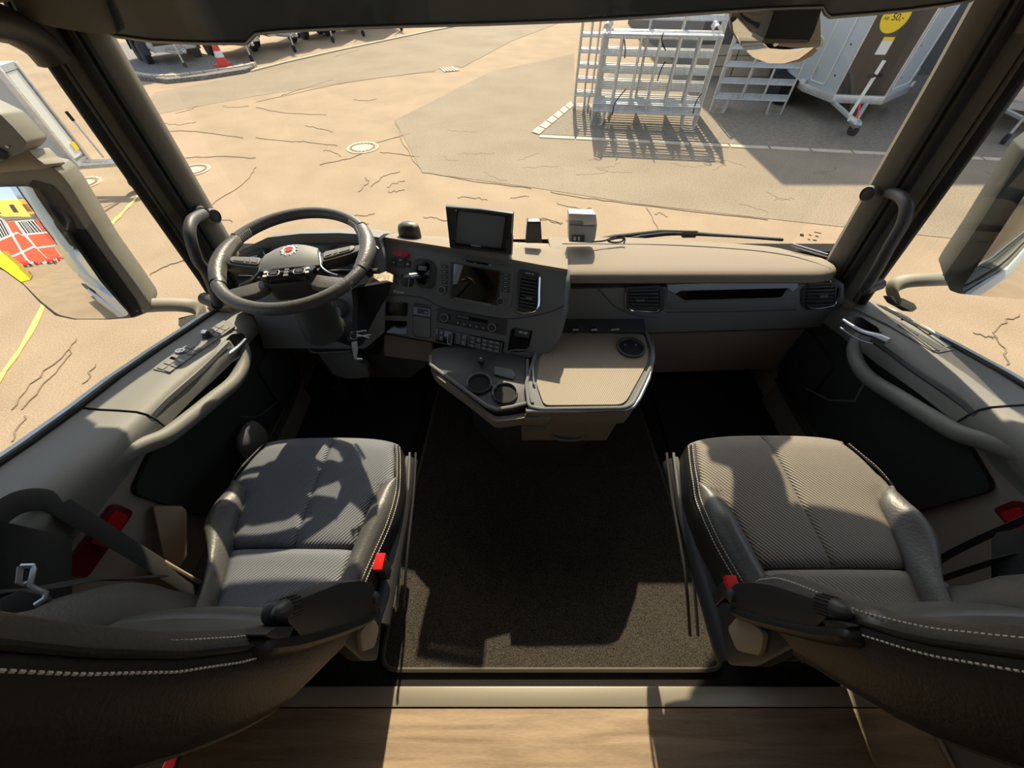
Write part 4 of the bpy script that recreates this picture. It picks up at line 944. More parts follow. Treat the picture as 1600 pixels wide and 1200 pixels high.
# front drawers in warm grey
fz = [(1019, 560), (1018, 585), (1003, 618), (990, 640), (845, 642), (822, 640), (818, 642)]
def wall_band(pts, z0, z1, m, name, inset=0, th=.02, par=con, bev=.004):
    """band hanging below table-edge pixels (edge traced at table height), from z1 down to z0"""
    P = smooth_path([tp(*q) for q in pts], 3); c0 = V((.12, 1.0, 0)); top = []; bot = []; 
    for p in P:
        d = V((p.x - c0.x, p.y - c0.y, 0)).normalized()
        top.append(V((p.x, p.y, z1)) - d * inset); bot.append(V((p.x, p.y, z0)) - d * (inset + (z1 - z0) * .12))
    return obj(name, G().slab([top, [a.lerp(b, .5) for a, b in zip(top, bot)], bot], (0, th, 0)), m, par, bev=0, ang=50)
edge = [(1019, 530), (1021, 560), (1014, 592), (1000, 622), (990, 636), (978, 641), (900, 643), (822, 643)]
obj('rim_highlight', G().tube([tp(*q, -.003) for q in edge], .006, 8), M_satin, con)
wall_band(edge, ZT - .085, ZT - .008, M_beige, 'table_front')
dr = wall_band([(1010, 560), (1004, 592), (985, 634), (972, 640), (900, 643), (812, 643)], .27, ZT - .095, M_beige, 'drawer', inset=.02)
obj('drawer_grip', G().tube(smooth_path([at(x_, y_, y=.748) for x_, y_ in ((862, 680), (872, 686), (890, 688), (905, 687), (917, 681))], 4), .006, 8), M_dash, dr)
PT = PN(tp(860, 644), (0, -1, -.12))
obj('latch_recess', G().px([(820, 648), (861, 655), (852, 672), (820, 672)], PT, -.004, .001, 2), M_dash, con)
obj('latch', G().px([(820, 655), (861, 655), (853, 664), (820, 664)], PT, -.002, .008, 2), M_beige, con, bev=.002)
obj('side_panel', G().tube([tp(1016, 575, -.04), tp(1004, 605, -.05), tp(992, 630, -.06)], .0022, 6), M_chrome, con)
# left tray with two cup holders
tray = [(672, 555), (676, 545), (700, 540), (820, 552), (824, 600), (824, 632), (800, 640), (776, 641), (760, 634), (690, 580), (674, 570)]
obj('tray_base', G().prism([tp(*q, -.012) for q in tray], (0, 0, -.035)), M_dash_d, con, bev=.004)
obj('tray_rim', G().tube([tp(*q, -.008) for q in [(673, 556), (673, 570), (690, 583), (760, 634), (776, 640), (800, 636), (824, 630)]], .007, 8), M_dash, con)
tb = [(671, 566), (673, 574), (690, 588), (740, 625), (765, 645), (780, 650), (822, 644)]
wall_band(tb, ZT - .075, ZT - .03, M_beige, 'tray_front')
for (x_, y_) in ((749, 601), (789, 616)):
    cc = tp(x_, y_, -.012)
    obj('cup_holder', G().lathe(cc, (0, 0, 1), [(.044, -.004), (.044, .010), (.039, .012), (.036, .006), (.0345, 0), (.0005, .0035)], 28), M_black, con)
    obj('cup_shade_disc', G().lathe(cc, (0, 0, 1), [(.036, .0), (.036, .0052), (.0005, .0053)], 24), M_rubber, con)  # dark disc again paints the shaded depth of the holder
    obj('cup_rim', G().tube([cc + V((.041 * math.cos(a), .041 * math.sin(a), .012)) for a in [math.radians(200 - k * 16) for k in range(14)]], .0024, 6), M_dash, con)
obj('cup_bridge', G().tube([tp(768, 601), tp(776, 606)], .005, 6), M_satin, con)
obj('phone_rest', G().px([(772, 572), (800, 577), (806, 586), (802, 592), (772, 584)], PN(tp(785, 580, .0), (0, -.2, 1)), -.008, 0, 2), M_dash, con, bev=.002)
obj('tray_divider', G().tube([tp(824, 562, .0), tp(824, 600, .0), tp(832, 630, .0)], .006, 8), M_dash, con)
obj('tray_divider', G().tube([tp(832, 562, .004), tp(834, 600, .004), tp(836, 602, .004)], .0035, 8), M_satin, con)
kb = tp(752, 565, .0); obj('tray_knob', G().lathe(kb, (0, -.2, 1), [(.012, 0), (.011, .014), (.0005, .016)], 16), M_black, con)
obj('tray_knob_cap', G().lathe(kb + V((0, 0, .016)), (0, -.2, 1), [(.005, 0), (.004, .003), (.0004, .003)], 10), M_satin, con)
# pedestal
pd = [V((-.20, 1.20, 0)), V((-.17, .98, 0)), V((0.0, .80, 0)), V((.27, .80, 0)), V((.38, 1.0, 0)), V((.40, 1.20, 0))]
top = [V((-.22, 1.20, .44)), V((-.2, 1.02, .45)), V((-.03, .80, .45)), V((.29, .80, .45)), V((.42, .98, .45)), V((.43, 1.20, .44))]
obj('pedestal', G().loft([rnd(pd, .03), rnd([a.lerp(b, .5) + V((0, 0, 0)) for a, b in zip(pd, top)], .03), rnd(top, .03)]), M_dash_d, con)
# lower ribbed flaps beside pedestal
# ================================================================ THINGS ON THE DASH
PM = PN(at(750, 360, y=1.20), (-.16, -1, .18))
mon = thing('monitor', 'black camera monitor with sun hood on top of the dashboard', 'monitor', PM.hit(750, 395, 0))
obj('back_shell', G().px([(697, 324), (801, 334), (797, 397), (704, 386)], PM, -.035, 0, 3), M_black, mon, bev=.004)
obj('hood', G().ring([(696, 322), (802, 333), (798, 398), (703, 387)], [(701, 327), (797, 337), (793, 394), (708, 384)], PM, 0, .022), M_grey if 0 else M_black, mon, bev=.001)
obj('hood_edge', G().tube([PM.hit(*q, .023) for q in ((697, 323), (750, 327), (801, 334), (799, 365))], .0022, 6), M_grey, mon)
obj('hood_flap', G().prism([PM.hit(697, 323, .022), PM.hit(714, 329, .004), PM.hit(711, 384, .004), PM.hit(702, 368, .022)], (.0, -.004, 0)), M_black, mon)
obj('screen', G().px([(716, 330), (790, 339), (783, 388), (710, 379)], PM, 0, .004, 1), mat('monitor_screen', (104, 110, 112), .35, spec=.6), mon)
obj('maker_plate', G().px([(736, 382.5), (751, 384.3), (751, 386), (736, 384.2)], PM, .003, .0055), M_icon, mon)
for x_ in (722, 726, 772, 776): obj('button', G().lathe(PM.hit(x_, 387 + (x_ - 722) * .14, .024), PM.n, [(.0026, 0), (.0022, .002), (.0003, .002)], 10), M_dash, mon)
obj('foot', G().px([(706, 386), (796, 398), (797, 408), (704, 391)], PM, -.05, .012, 2), M_dash, mon, bev=.002)
obj('side_bracket', G().px([(790, 375), (800, 372), (799, 398), (790, 396)], PM, .0, .03, 2), M_black, mon)
# windscreen-side gadgets
def block(name, lb, cat, poly, y, th, m, base_n=(0, -1, .1), bev=.004):
    c = at(sum(q[0] for q in poly) / len(poly), max(q[1] for q in poly), y=y); t = thing(name, lb, cat, c)
    pl = PN(c, base_n); obj('housing', G().px(poly, pl, -th, 0, 2), m, t, bev=bev); return t, pl
t, pl = block('windscreen_sensor', 'small black tapered box standing on the dash right of the monitor', 'sensor', [(824, 346), (845, 346), (847, 380), (821, 380)], 1.34, .04, M_black)
obj('front_plate', G().px([(826, 349), (843, 349), (844, 377), (824, 377)], pl, 0, .003, 2), M_dash_d, t)
t, pl = block('toll_box', 'silver grey toll box on the dash against the windscreen', 'toll box', [(889, 334), (931, 335), (933, 352), (930, 374), (925, 380), (889, 378)], 1.36, .05, M_grey)
obj('top_cover', G().px([(889, 333), (931, 335), (933, 350), (912, 352), (911, 345), (889, 344)], pl, 0, .012, 1), mat('toll_silver', (196, 200, 202), .35, .3), t, bev=.002)
obj('front_band', G().px([(890, 352), (929, 354), (928, 362), (890, 362)], pl, 0, .006, 1), M_grey, t, bev=.001)
obj('label_strip', G().px([(894, 368), (914, 368), (913, 378), (894, 378)], pl, 0, .004, 1), M_dash_d, t)
obj('label_print', G().px([(896, 370), (900, 370), (900, 376), (896, 376)], pl, .003, .005).px([(903, 370), (906, 370), (906, 376), (903, 376)], pl, .003, .005), M_icon, t)
c = at(640, 364, y=1.36); c.z += .012; t = thing('puck_antenna', 'flat black rounded puck on the dash left of the monitor', 'antenna', c)
obj('dome', G().loft([[c + V((.042 * s_ * math.cos(a) + .0, .03 * s_ * math.sin(a), z)) for a in [2 * PI * k / 24 for k in range(24)]] for s_, z in ((1, -.03), (.98, .0), (.88, .018), (.6, .026), (.02, .028))]), M_black, t)
cb = thing('cable_coil', 'dark cable coil lying beside the toll box', 'cable', at(965, 378, y=1.40))
obj('cable', G().tube(smooth_path([at(925, 378, y=1.36), at(945, 376, y=1.38), at(960, 370, y=1.40), at(974, 369, y=1.41), at(972, 377, y=1.39), at(960, 379, y=1.38), at(950, 376, y=1.38), at(966, 372, y=1.40), at(976, 373, y=1.40), at(975, 380, y=1.38)], 5), .0035, 6), M_rubber, cb)
# wipers outside the glass
wpr = thing('windscreen_wiper', 'black wiper arm and blade parked along the windscreen base', 'wiper', at(1050, 372, y=1.6))
obj('arm', G().tube([at(930, 376, y=1.58), at(960, 370, y=1.58), at(1032, 361, y=1.58), at(1090, 362, y=1.57)], [.010, .010, .006, .004], 8), M_black, wpr)
obj('blade', G().tube(smooth_path([at(935, 376, y=1.56), at(1000, 371, y=1.57), at(1050, 366, y=1.575), at(1100, 367, y=1.575), at(1160, 370, y=1.56), at(1223, 375, y=1.54)], 4), .006, 8), M_rubber, wpr)
obj('blade_spring', G().tube(smooth_path([at(1000, 368, y=1.57), at(1060, 362, y=1.575), at(1120, 366, y=1.57), at(1222, 373, y=1.54)], 4), .004, 6), M_satin, wpr)
obj('hinge_block', G().box(at(1075, 370, y=1.575) - V((.03, .01, .0)), at(1075, 370, y=1.575) + V((.03, .01, .02))), M_black, wpr, bev=.003)
# tri-print sticker in glass corner
PW = PN(at(1265, 368, y=wy(.95) - .03), (-.2, -1, .1))
stk = thing('windscreen_marking', 'small printed approval marks in the lower right windscreen corner', 'marking', PW.hit(1265, 368))
obj('print', G().px([(1272, 362), (1283, 364), (1283, 365.5), (1272, 363.5)], PW, 0, .0006).px([(1250, 365), (1256, 366), (1256, 370), (1250, 369)], PW, 0, .0006).px([(1264, 366), (1268, 367), (1268, 369), (1264, 368)], PW, 0, .0006).px([(1274, 368), (1279, 369), (1279, 371), (1274, 370)], PW, 0, .0006).px([(1262, 373), (1266, 374), (1266, 376), (1262, 375)], PW, 0, .0006).px([(1270, 374), (1276, 375), (1276, 377), (1270, 376)], PW, 0, .0006), M_crack, stk)
# pedals
for px_, py_, nm, lb in ((590, 640, 'accelerator_pedal', 'accelerator pedal in the dark driver footwell'), (548, 640, 'brake_pedal', 'brake pedal in the dark driver footwell')):
    c = at(px_, py_, y=1.15); c.z = max(c.z, .06)
    t = thing(nm, lb, 'pedal', c); obj('pad', G().box(c + V((-.03, -.01, -.04)), c + V((.03, .01, .06))), M_black, t, bev=.006)
    obj('lever', G().tube([c + V((0, .01, .04)), c + V((0, .16, .22))], .01, 8), M_black, t)
# sensor housing at top of the windscreen
yb = 1.30
hs = thing('camera_housing', 'dark camera and sensor housing hanging at the top of the windscreen', 'housing', at(1240, 0, y=yb))
tp4 = [(1214, -40), (1305, -40), (1285, 12), (1272, 50), (1264, 66), (1192, 64), (1200, 45), (1208, 20)]
pl = PN(at(1240, 60, y=yb), (0, -1, -.05))
obj('cover', G().px(tp4, pl, -.05, 0, 3), M_pillar_d, hs, bev=.008)
obj('lower_edge', G().px([(1193, 60), (1264, 62), (1262, 68), (1190, 68)], pl, -.07, .002, 2), M_pillar, hs, bev=.003)
# ================================================================ SEATS
def interp(tab, t):
    if t <= tab[0][0]: return tab[0][1]
    for (a, b), (c, d) in zip(tab, tab[1:]):
        if t <= c:
            s_ = (t - a) / (c - a); return b + (d - b) * s_
    return tab[-1][1]
def seat(O, m, label, rib, yo):
    sg = 1 if m == 0 else -1
    root = thing('driver_seat' if m == 0 else 'passenger_seat', label, 'seat', (O[0], O[1], 0))
    P = lambda u, y, z: V((O[0] + sg * u, O[1] + y, O[2] + z))      # u: + is inboard
    # outlines of the cushion: inboard / outboard outer edge and bolster seam, by y
    outI = [(-.26, .205), (-.22, .213), (-.14, .226), (-.10, .236), (-.03, .252), (.02, .254), (.10, .248), (.18, .232), (.215, .222)]
    outO = [(-.26, .150), (-.22, .156), (-.14, .185), (-.10, .215), (-.06, .246), (-.03, .254), (.02, .252), (.07, .246), (.12, .240), (.18, .222), (.215, .210)]
    seamI = [(-.26, .150), (-.12, .165), (-.03, .178), (.04, .188), (.075, .206), (.10, .240)]
    seamO = [(-.26, .112), (-.12, .150), (-.03, .170), (.04, .180), (.07, .198), (.09, .232)]
    yf = lambda u: .236 - .02 * abs(u / .24) ** 3 - .012 * abs(u / .24) ** 8
    def bol(y): return .030 * max(0, min(1, (.10 - y) / .10)) * (1 if y > -.15 else 1)
    def top(u, y):
        iw = interp(seamI, y) if u > 0 else interp(seamO, y); ow = interp(outI, y) if u > 0 else interp(outO, y); a = abs(u)
        z = -.012 * max(0, (y - .12) / .11) ** 2
        if a < iw: z += .006 * (1 - (a / iw) ** 2) - .004 * (a / iw) ** 10
        else:
            s_ = min(1, (a - iw) / max(.02, ow - iw)); z += bol(y) * math.sin(PI * min(1, s_ * .8)) * 1.2 - .016 * s_ ** 4
        z += .012 * max(0, (-.1 - y) / .12) ** 1.5
        return z
    def seam_dip(s_): return .007 * (max(0, 1 - s_ / .10) ** 2 + max(0, 1 - (1 - s_) / .10) ** 2)
    def region(name, lo, hi, y0, y1, mt, nu=14, ny=22, mode='', lab=None, frontroll=False):
        rows = []
        for j in range(ny + 1):
            y = lerp(y0, y1, j / ny); r = []
            for i in range(nu + 1):
                s_ = i / nu; u = lerp(lo(y), hi(y), s_); yy = y
                if frontroll: yy = lerp(y0, yf(u), j / ny)
                z = top(u, yy) - seam_dip(s_) - seam_dip(j / ny) * (1 if mode != 'bol' else .3)
                r.append(P(u, yy, z))
            if True: rows.append(r)
        if frontroll:
            for k, (dy, dz) in enumerate(((.010, -.010), (.016, -.028), (.012, -.055), (.0, -.075))):
                rows.append([P(lerp(lo(y1), hi(y1), i / nu), yf(lerp(lo(y1), hi(y1), i / nu)) + dy, top(lerp(lo(y1), hi(y1), i / nu), .236) + dz) for i in range(nu + 1)])
        return obj(name, G().slab(rows, (0, 0, -.03)), mt, root, ang=75, label=lab)
    cut = -.105
    cen = .012
    edge = .218
    li = lambda y: min(interp(seamI, y), edge) if y < .09 else interp(outI, y) - .004
    lo_ = lambda y: -(min(interp(seamO, y), edge) if y < .085 else interp(outO, y) - .004)
    region('cushion_panel', lambda y: cen, li, cut + .004, .236, rib, frontroll=True)
    region('cushion_panel', lo_, lambda y: cen, cut + .004, .236, rib, frontroll=True)
    region('rear_cushion_panel', lambda y: lo_(y), lambda y: li(y), -.27, cut - .002, rib, 24, 10)
    region('bolster', lambda y: interp(seamI, y), lambda y: interp(outI, y), -.27, .098, M_leather, 8, 22, 'bol')
    region('bolster', lambda y: -interp(outO, y), lambda y: -interp(seamO, y), -.27, .088, M_leather, 8, 22, 'bol')
    # side skirt of leather round the cushion
    for sI, tb in ((1, outI), (-1, outO)):
        rows = []
        for j in range(25):
            y = lerp(-.27, .215, j / 24); u = sI * interp(tb, y); z = top(u * .999, y) - .004
            rows.append([P(u - sI * .006, y, z + .002), P(u + sI * .004, y, z - .006), P(u + sI * .010, y, z - .03), P(u + sI * .008, y, z - .08), P(u, y, z - .10)])
        obj('side_skirt', G().slab(rows, (0, 0, -.004)), M_leather_d, root, ang=70)
        obj('piping', G().tube([r[0] + V((0, 0, .002)) for r in rows], .0028, 6), M_leather_d, root)
        if sI == 1:
            for off, dz in ((.003, .0015), (.010, -.010)):
                g = G()
                pts = smooth_path([P(sI * interp(tb, lerp(-.24, .215, j / 12)) + off * sI - .004 * sI, lerp(-.24, .215, j / 12), top(sI * interp(tb, lerp(-.24, .215, j / 12)) * .999, lerp(-.24, .215, j / 12)) + dz) for j in range(13)], 6)
                for k in range(0, len(pts) - 1): g.tube([pts[k].lerp(pts[k + 1], .15), pts[k].lerp(pts[k + 1], .8)], .0011, 4)
                o = obj('stitching', g, M_thread, root)
        else:
            g = G(); pts = smooth_path([P(sI * interp(tb, lerp(-.24, .215, j / 12)) + .006, lerp(-.24, .215, j / 12), top(sI * interp(tb, lerp(-.24, .215, j / 12)) * .999, lerp(-.24, .215, j / 12)) + .003) for j in range(13)], 6)
            for k in range(0, len(pts) - 1): g.tube([pts[k].lerp(pts[k + 1], .15), pts[k].lerp(pts[k + 1], .8)], .0009, 4)
            obj('stitching', g, M_thread, root)
    # seat pan, rails, suspension base
    obj('seat_pan', G().loft([rnd([P(-.225, -.26, z0), P(.225, -.26, z0), P(.235, .20, z0), P(-.225, .20, z0)], .04) for z0 in (-.125, -.075)]), M_black, root)
    zb = -O[2]
    obj('base_cover', G().loft([rnd([P(-.24, -.24, z0), P(s1, -.24, z0), P(s1, .20, z0), P(-.24, .20, z0)], .04) for z0, s1 in ((zb + .001, .10 if m == 0 else .02), (zb + .12, .10 if m == 0 else .02), (-.15, .12 if m == 0 else .04))]), M_rubber, root)
    for uu in (.255, .275):
        obj('rail', G().tube(smooth_path([P(uu - .01, .23, -.085), P(uu, .10, -.11), P(uu, -.08, -.16), P(uu - .005, -.2, -.24)], 5), .004, 8), M_black if uu > .26 else M_dash, root)
    obj('side_valance', G().slab([[P(.245, y, -.09), P(.268, y, -.12), P(.262, y, -.15), P(.24, y, -.16)] for y in (-.26, -.1, .05, .18, .22)], (-sg * .012, 0, 0)), M_black, root, ang=60)
    obj('sun_block_box', G().prism(rnd([P(-.225, -.26, -.30), P(-.225, .06, -.30), P(-.225, -.02, -.11), P(-.225, -.26, -.11)], .02), (-sg * .08, 0, 0)).prism([P(-.225, -.24, zb + .002), P(-.225, .05, zb + .002), P(-.225, .05, -.29), P(-.225, -.24, -.29)], (-sg * .075, 0, 0)), M_black, root, bev=.004)  # added outboard box, blocks sun passing beside the seat
    # buckle
    bk = obj('belt_buckle', G().prism(rnd([P(.236, -.155, -.005), P(.262, -.155, -.005), P(.262, -.128, -.005), P(.236, -.128, -.005)], .004), (0, -.01, -.07)), M_black, root, bev=.003)
    obj('release_button', G().prism(rnd([P(.236, -.160, -.004), P(.260, -.160, -.004), P(.264, -.122, .004), P(.240, -.122, .004)], .003), (0, .0, .012)), M_red, bk, bev=.001)
    # ------------------------------------------------ backrest
    # front ridge (y, z) up the height, relative to the cushion
    K = [(-.03, -.205, .055), (.04, -.215, .07), (.10, -.212, .10), (.17, -.225, .115), (.24, -.258, .115), (.32, -.302, .105), (.40, -.330, .095), (.50, -.352, .088), (.60, -.367, .082), (.70, -.374, .078), (.82, -.376, .075)]
    hw = lambda z: interp([(-.03, .245), (.1, .255), (.25, .262), (.5, .268), (.74, .262)], z)
    sw_ = lambda z: interp([(-.03, .14), (.1, .155), (.25, .17), (.5, .178), (.74, .19)], z)
    def ridge(z): return interp([(a, b) for a, b, c in K], z) + yo
    def thick(z): return interp([(a, c) for a, b, c in K], z)
    zz = [lerp(-.03, .79, k / 26) for k in range(27)]
    def valley(z): return interp([(-.03, .03), (.1, .055), (.25, .05), (.45, .03), (.74, .02)], z)
    def fp(s_, z, side):  # point of the bolster, s_ 0 at the seam .. 1 at outer edge
        a = lerp(sw_(z), hw(z), s_); y = ridge(z) - valley(z) * (1 - math.sin(PI / 2 * min(1, s_ * 1.25))) ** 1.2 - .02 * max(0, (s_ - .7) / .3) ** 2
        return P(side * a, y, z)
    for side in (1, -1):
        for nm, za, zb_ in (('back_bolster', 0, 12), ('upper_back_bolster', 12, 26)):
            rows = [[fp(i / 10, z, side) + V((0, -(.006 if (i in (0,)) else 0) - .006 * (1 if k + za in (za, zb_) else 0), 0)) for i in range(11)] for k, z in enumerate(zz[za:zb_ + 1])]
            obj(nm, G().slab(rows, (0, -.03, 0)), M_leather, root, ang=75)
        rows = [[fp(1, z, side) + V((0, -.001, 0)), fp(1, z, side) + V((sg * side * .007, -.007, 0)), fp(1, z, side) + V((sg * side * .009, -.025, 0)), fp(1, z, side) + V((sg * side * .004, -thick(z) * .8, -.01)), fp(1, z, side) + V((-sg * side * .02, -thick(z), -.015))] for z in zz]
        obj('side_panel', G().slab(rows, (-sg * side * .012, 0, 0)), M_leather_d, root, ang=75)
        obj('piping', G().tube([r[0] + V((sg * side * .003, .001, 0)) for r in rows], .0035, 6), M_leather_d, root)
        for off in ((-.010, .0165), (.012, -.017)):
            g = G(); pts = smooth_path([r[0] + V((sg * side * off[0], off[1] - (.004 if off[0] < 0 else 0), 0)) if off[0] < 0 else r[1] + V((sg * side * .001, -.006, 0)) for r in rows[2:]], 5)
            for k in range(0, len(pts) - 1): g.tube([pts[k].lerp(pts[k + 1], .12), pts[k].lerp(pts[k + 1], .72)], .0012, 4)
            obj('stitching', g, M_thread, root)
    # centre panels
    def cp(u, z): a = abs(u) / sw_(z); return P(u, ridge(z) - valley(z) - .004 + .012 * (1 - a * a) * 1.0 - .004 * a ** 8, z)
    for nm, za, zb_, mt in (('lumbar_panel', 0, 8, M_leather), ('back_panel', 8, 17, M_leather), ('shoulder_panel', 17, 26, M_leather)):
        rows = [[cp(lerp(-sw_(z), sw_(z), i / 16), z) + V((0, -.006 if k + za in (za, zb_) else 0, 0)) for i in range(17)] for k, z in enumerate(zz[za:zb_ + 1])]
        obj(nm, G().slab(rows, (0, -.03, 0)), mt, root, ang=75)
    # headrest section far up
    rows = []
    for k in range(9):
        t = k / 8; z = lerp(.83, .98, t); a = lerp(.13, .10, t ** 2)
        rows.append([P(lerp(-a, a, i / 12), ridge(.7) + .012 * math.sin(PI * t) - .03 * abs(2 * i / 12 - 1) ** 4 - .01, z) for i in range(13)])
    obj('head_rest_post', G().tube([P(-.05, -.40 + yo, .76), P(-.05, -.40 + yo, .86)], .008, 8).tube([P(.05, -.40 + yo, .76), P(.05, -.40 + yo, .86)], .008, 8), M_satin, root)
    hr_ = obj('head_rest', G().slab(rows, (0, -.08, 0)), M_leather, root, ang=70)
    # back shell
    rows = [[P(lerp(-hw(z) + .02, hw(z) - .02, i / 8), ridge(z) - thick(z) * 1.0 - .012, z - .01) for i in range(9)] for z in zz[::2]]
    obj('back_shell', G().slab(rows, (0, -.012, 0)), M_leather_d, root, ang=70)
    # lower recliner shell, warm grey wedge
    sh = [P(.262, ridge(.0) - .02, -.06), P(.262, ridge(.15) - .05, .13), P(.262, ridge(.15) - .11, .17), P(.262, ridge(0) - .14, .02), P(.262, ridge(0) - .13, -.10)]
    obj('recliner_shell', G().prism(rnd(sh, .02), (-sg * .03, 0, 0)), M_black, root, bev=.004)
    sh = [P(.272, ridge(.15) - .045, .04), P(.272, ridge(.15) - .085, .10), P(.272, ridge(.15) - .115, .06), P(.272, ridge(.15) - .10, -.02), P(.272, ridge(.15) - .06, -.03)]
    obj('shell_insert', G().prism(rnd(sh, .012), (-sg * .012, 0, 0)), M_beige2, root, bev=.003)
    # armrest folded up against the backrest
    ua = .284
    def A(y, z, u=ua):
        if m == 1: y, z = -.221 + (y + .216) * .75, .075 + (z - .12) * .68
        return P(u, y + yo, z)
    arm = [A(-.216, .120), A(-.228, .20), A(-.255, .30), A(-.314, .452), A(-.336, .448), A(-.352, .37), A(-.318, .22), A(-.262, .06), A(-.235, .065)]
    ar = obj('armrest', G().prism(rnd(arm, .012), (-sg * .04, 0, 0)), M_black, root, bev=.006)
    padp = [A(-.258, .045), A(-.290, .14), A(-.322, .26), A(-.350, .38), A(-.362, .45), A(-.366, .485)]
    obj('armrest_pad', G().loft([[p + V((-sg * .016 + sg * .024 * math.cos(t) * w_, -.004 - .013 * math.sin(t) * w_, 0)) for t in [2 * PI * k / 16 for k in range(16)]] for p, w_ in zip(smooth_path(padp, 6), [.5, .75, .9] + [1] * 24 + [.95, .9, .75, .5])]), M_leather_d, ar)
    obj('end_tab', G().prism(rnd([A(-.338, .42), A(-.348, .475), A(-.358, .49), A(-.362, .43)], .006), (-sg * .036, 0, 0)), M_black, ar, bev=.004)
    ax = (A(-.314, .452) - A(-.255, .30)).normalized()
    kbp = A(-.312, .415, ua - .012)
    kn = obj('height_knob', G().lathe(kbp, ax, [(.013, 0), (.0145, .004), (.0145, .030), (.0125, .036), (.008, .048), (.003, .053), (.0004, .054)], 22), M_black, ar)
    g = G()
    a_ = (V((1, 0, 0)) - ax * ax.x).normalized(); b_ = ax.cross(a_)
    for k in range(18):
        t = 2 * PI * k / 18; d = a_ * math.cos(t) + b_ * math.sin(t); g.tube([kbp + d * .0145 + ax * .004, kbp + d * .0148 + ax * .029], .0013, 5)
    obj('knob_ribs', g, M_rubber, kn)
    pb = A(-.240, .095, ua + .001)
    obj('pivot_bolt', G().lathe(pb, (sg, .1, 0), [(.012, -.004), (.012, .005), (.008, .008), (.0005, .008)], 20), M_dash_d, ar)
    return root
s1 = seat((-.590, .425, .445), 0, 'driver seat with blue-grey ribbed cushion behind the steering wheel', M_ribL, 0.0)
s2 = seat((.715, .335, .600), 1, 'passenger seat with sunlit warm grey ribbed cushion on the right', M_ribR, 0.07)

# seat belts on the outboard side
def belt(name, label, paths, m, cat='seat belt'):
    t = thing(name, label, cat, paths[0][1][0])
    for nm, pts, r, fl, mt in paths:
        obj(nm, G().tube(smooth_path(pts, 6), r, 8, flat=fl), mt, t)
    return t
# driver: dark bar from the pillar to the seat base plus webbing and metal tongue
L = lambda px, py, x: at(px, py, x=x)
bl = belt('seat_belt', 'black seat belt with steel tongue beside the driver backrest', [
    ('webbing', [L(-10, 925, -.86), L(60, 920, -.86), L(140, 906, -.86), L(190, 905, -.86), L(250, 900, -.85)], .026, .12, M_belt),
    ('webbing', [L(-10, 810, -.92), L(30, 785, -.93), L(75, 782, -.94), L(120, 806, -.93), L(180, 843, -.92), L(240, 880, -.90), L(312, 925, -.86)], .022, .18, M_belt),
    ('anchor_cable', [L(256, 878, -.90), L(285, 895, -.88), L(316, 912, -.86)], .006, 1, M_beige2)], 0)
q = [(30, 888), (50, 884), (53, 888), (48, 912), (62, 920), (72, 925), (70, 936), (58, 944), (20, 935), (-6, 928), (20, 916), (30, 910), (32, 904)]
pt = PN(at(40, 915, x=-.80), (.45, -.3, 1))
obj('tongue', G().tube([pt.hit(*a, .004) for a in [(32, 885), (52, 884), (53, 889), (47, 914), (60, 922), (72, 926), (70, 935), (55, 945)]], .004, 6), M_satin, bl)
obj('tongue', G().tube([pt.hit(*a, .004) for a in [(32, 885), (29, 910), (38, 912), (44, 910)]], .004, 6), M_satin, bl)
obj('buckle_body', G().px([(0, 935), (30, 922), (66, 930), (72, 940), (40, 955), (0, 962)], pt, -.02, .0, 3), M_black, bl, bev=.004)
sb_ = thing('jacket_cover', 'dark grey fabric shoulder cover hanging at the left frame edge', 'cover', at(40, 860, x=-.95))
rows = [[L(lerp(-60, 105, i / 8) , lerp(800, 838, i / 8) + 22 * v_ + (i * 2 * v_), -.93 + .04 * math.sin(PI * i / 8)) for i in range(9)] for v_ in [k / 1.0 for k in range(0, 5)]]
obj('cloth', G().slab(rows, (0, -.01, -.02)), M_belt, sb_, ang=80)
br = belt('seat_belt', 'black seat belt running past the red reflector to the passenger backrest', [
    ('webbing', [L(1640, 792, 1.10), L(1600, 812, 1.09), L(1540, 838, 1.08), L(1480, 868, 1.06), L(1430, 900, 1.03), L(1400, 915, 1.0)], .020, .2, M_belt),
    ('webbing', [L(1640, 860, 1.06), L(1580, 870, 1.05), L(1520, 888, 1.04), L(1470, 905, 1.02)], .024, .15, M_belt),
    ('anchor_stalk', [L(1448, 903, 1.01), L(1462, 908, 1.01), L(1478, 914, 1.0)], .005, 1, M_satin)], 1)
cvr = thing('shoulder_cover', 'dark fabric cover at the right frame edge above the passenger seat', 'cover', at(1580, 850, x=1.05))
rows = [[L(lerp(1557, 1660, i / 6), 832 - i * 3 + 22 * v_ + (6 if i == 0 else 0) * v_ * .5 + (8 - i) * v_ * .6, 1.05 - .02 * math.sin(PI * i / 6)) for i in range(7)] for v_ in [0, 1, 2, 3]]
obj('cloth', G().slab(rows, (0, -.01, -.02)), M_belt, cvr, ang=80)
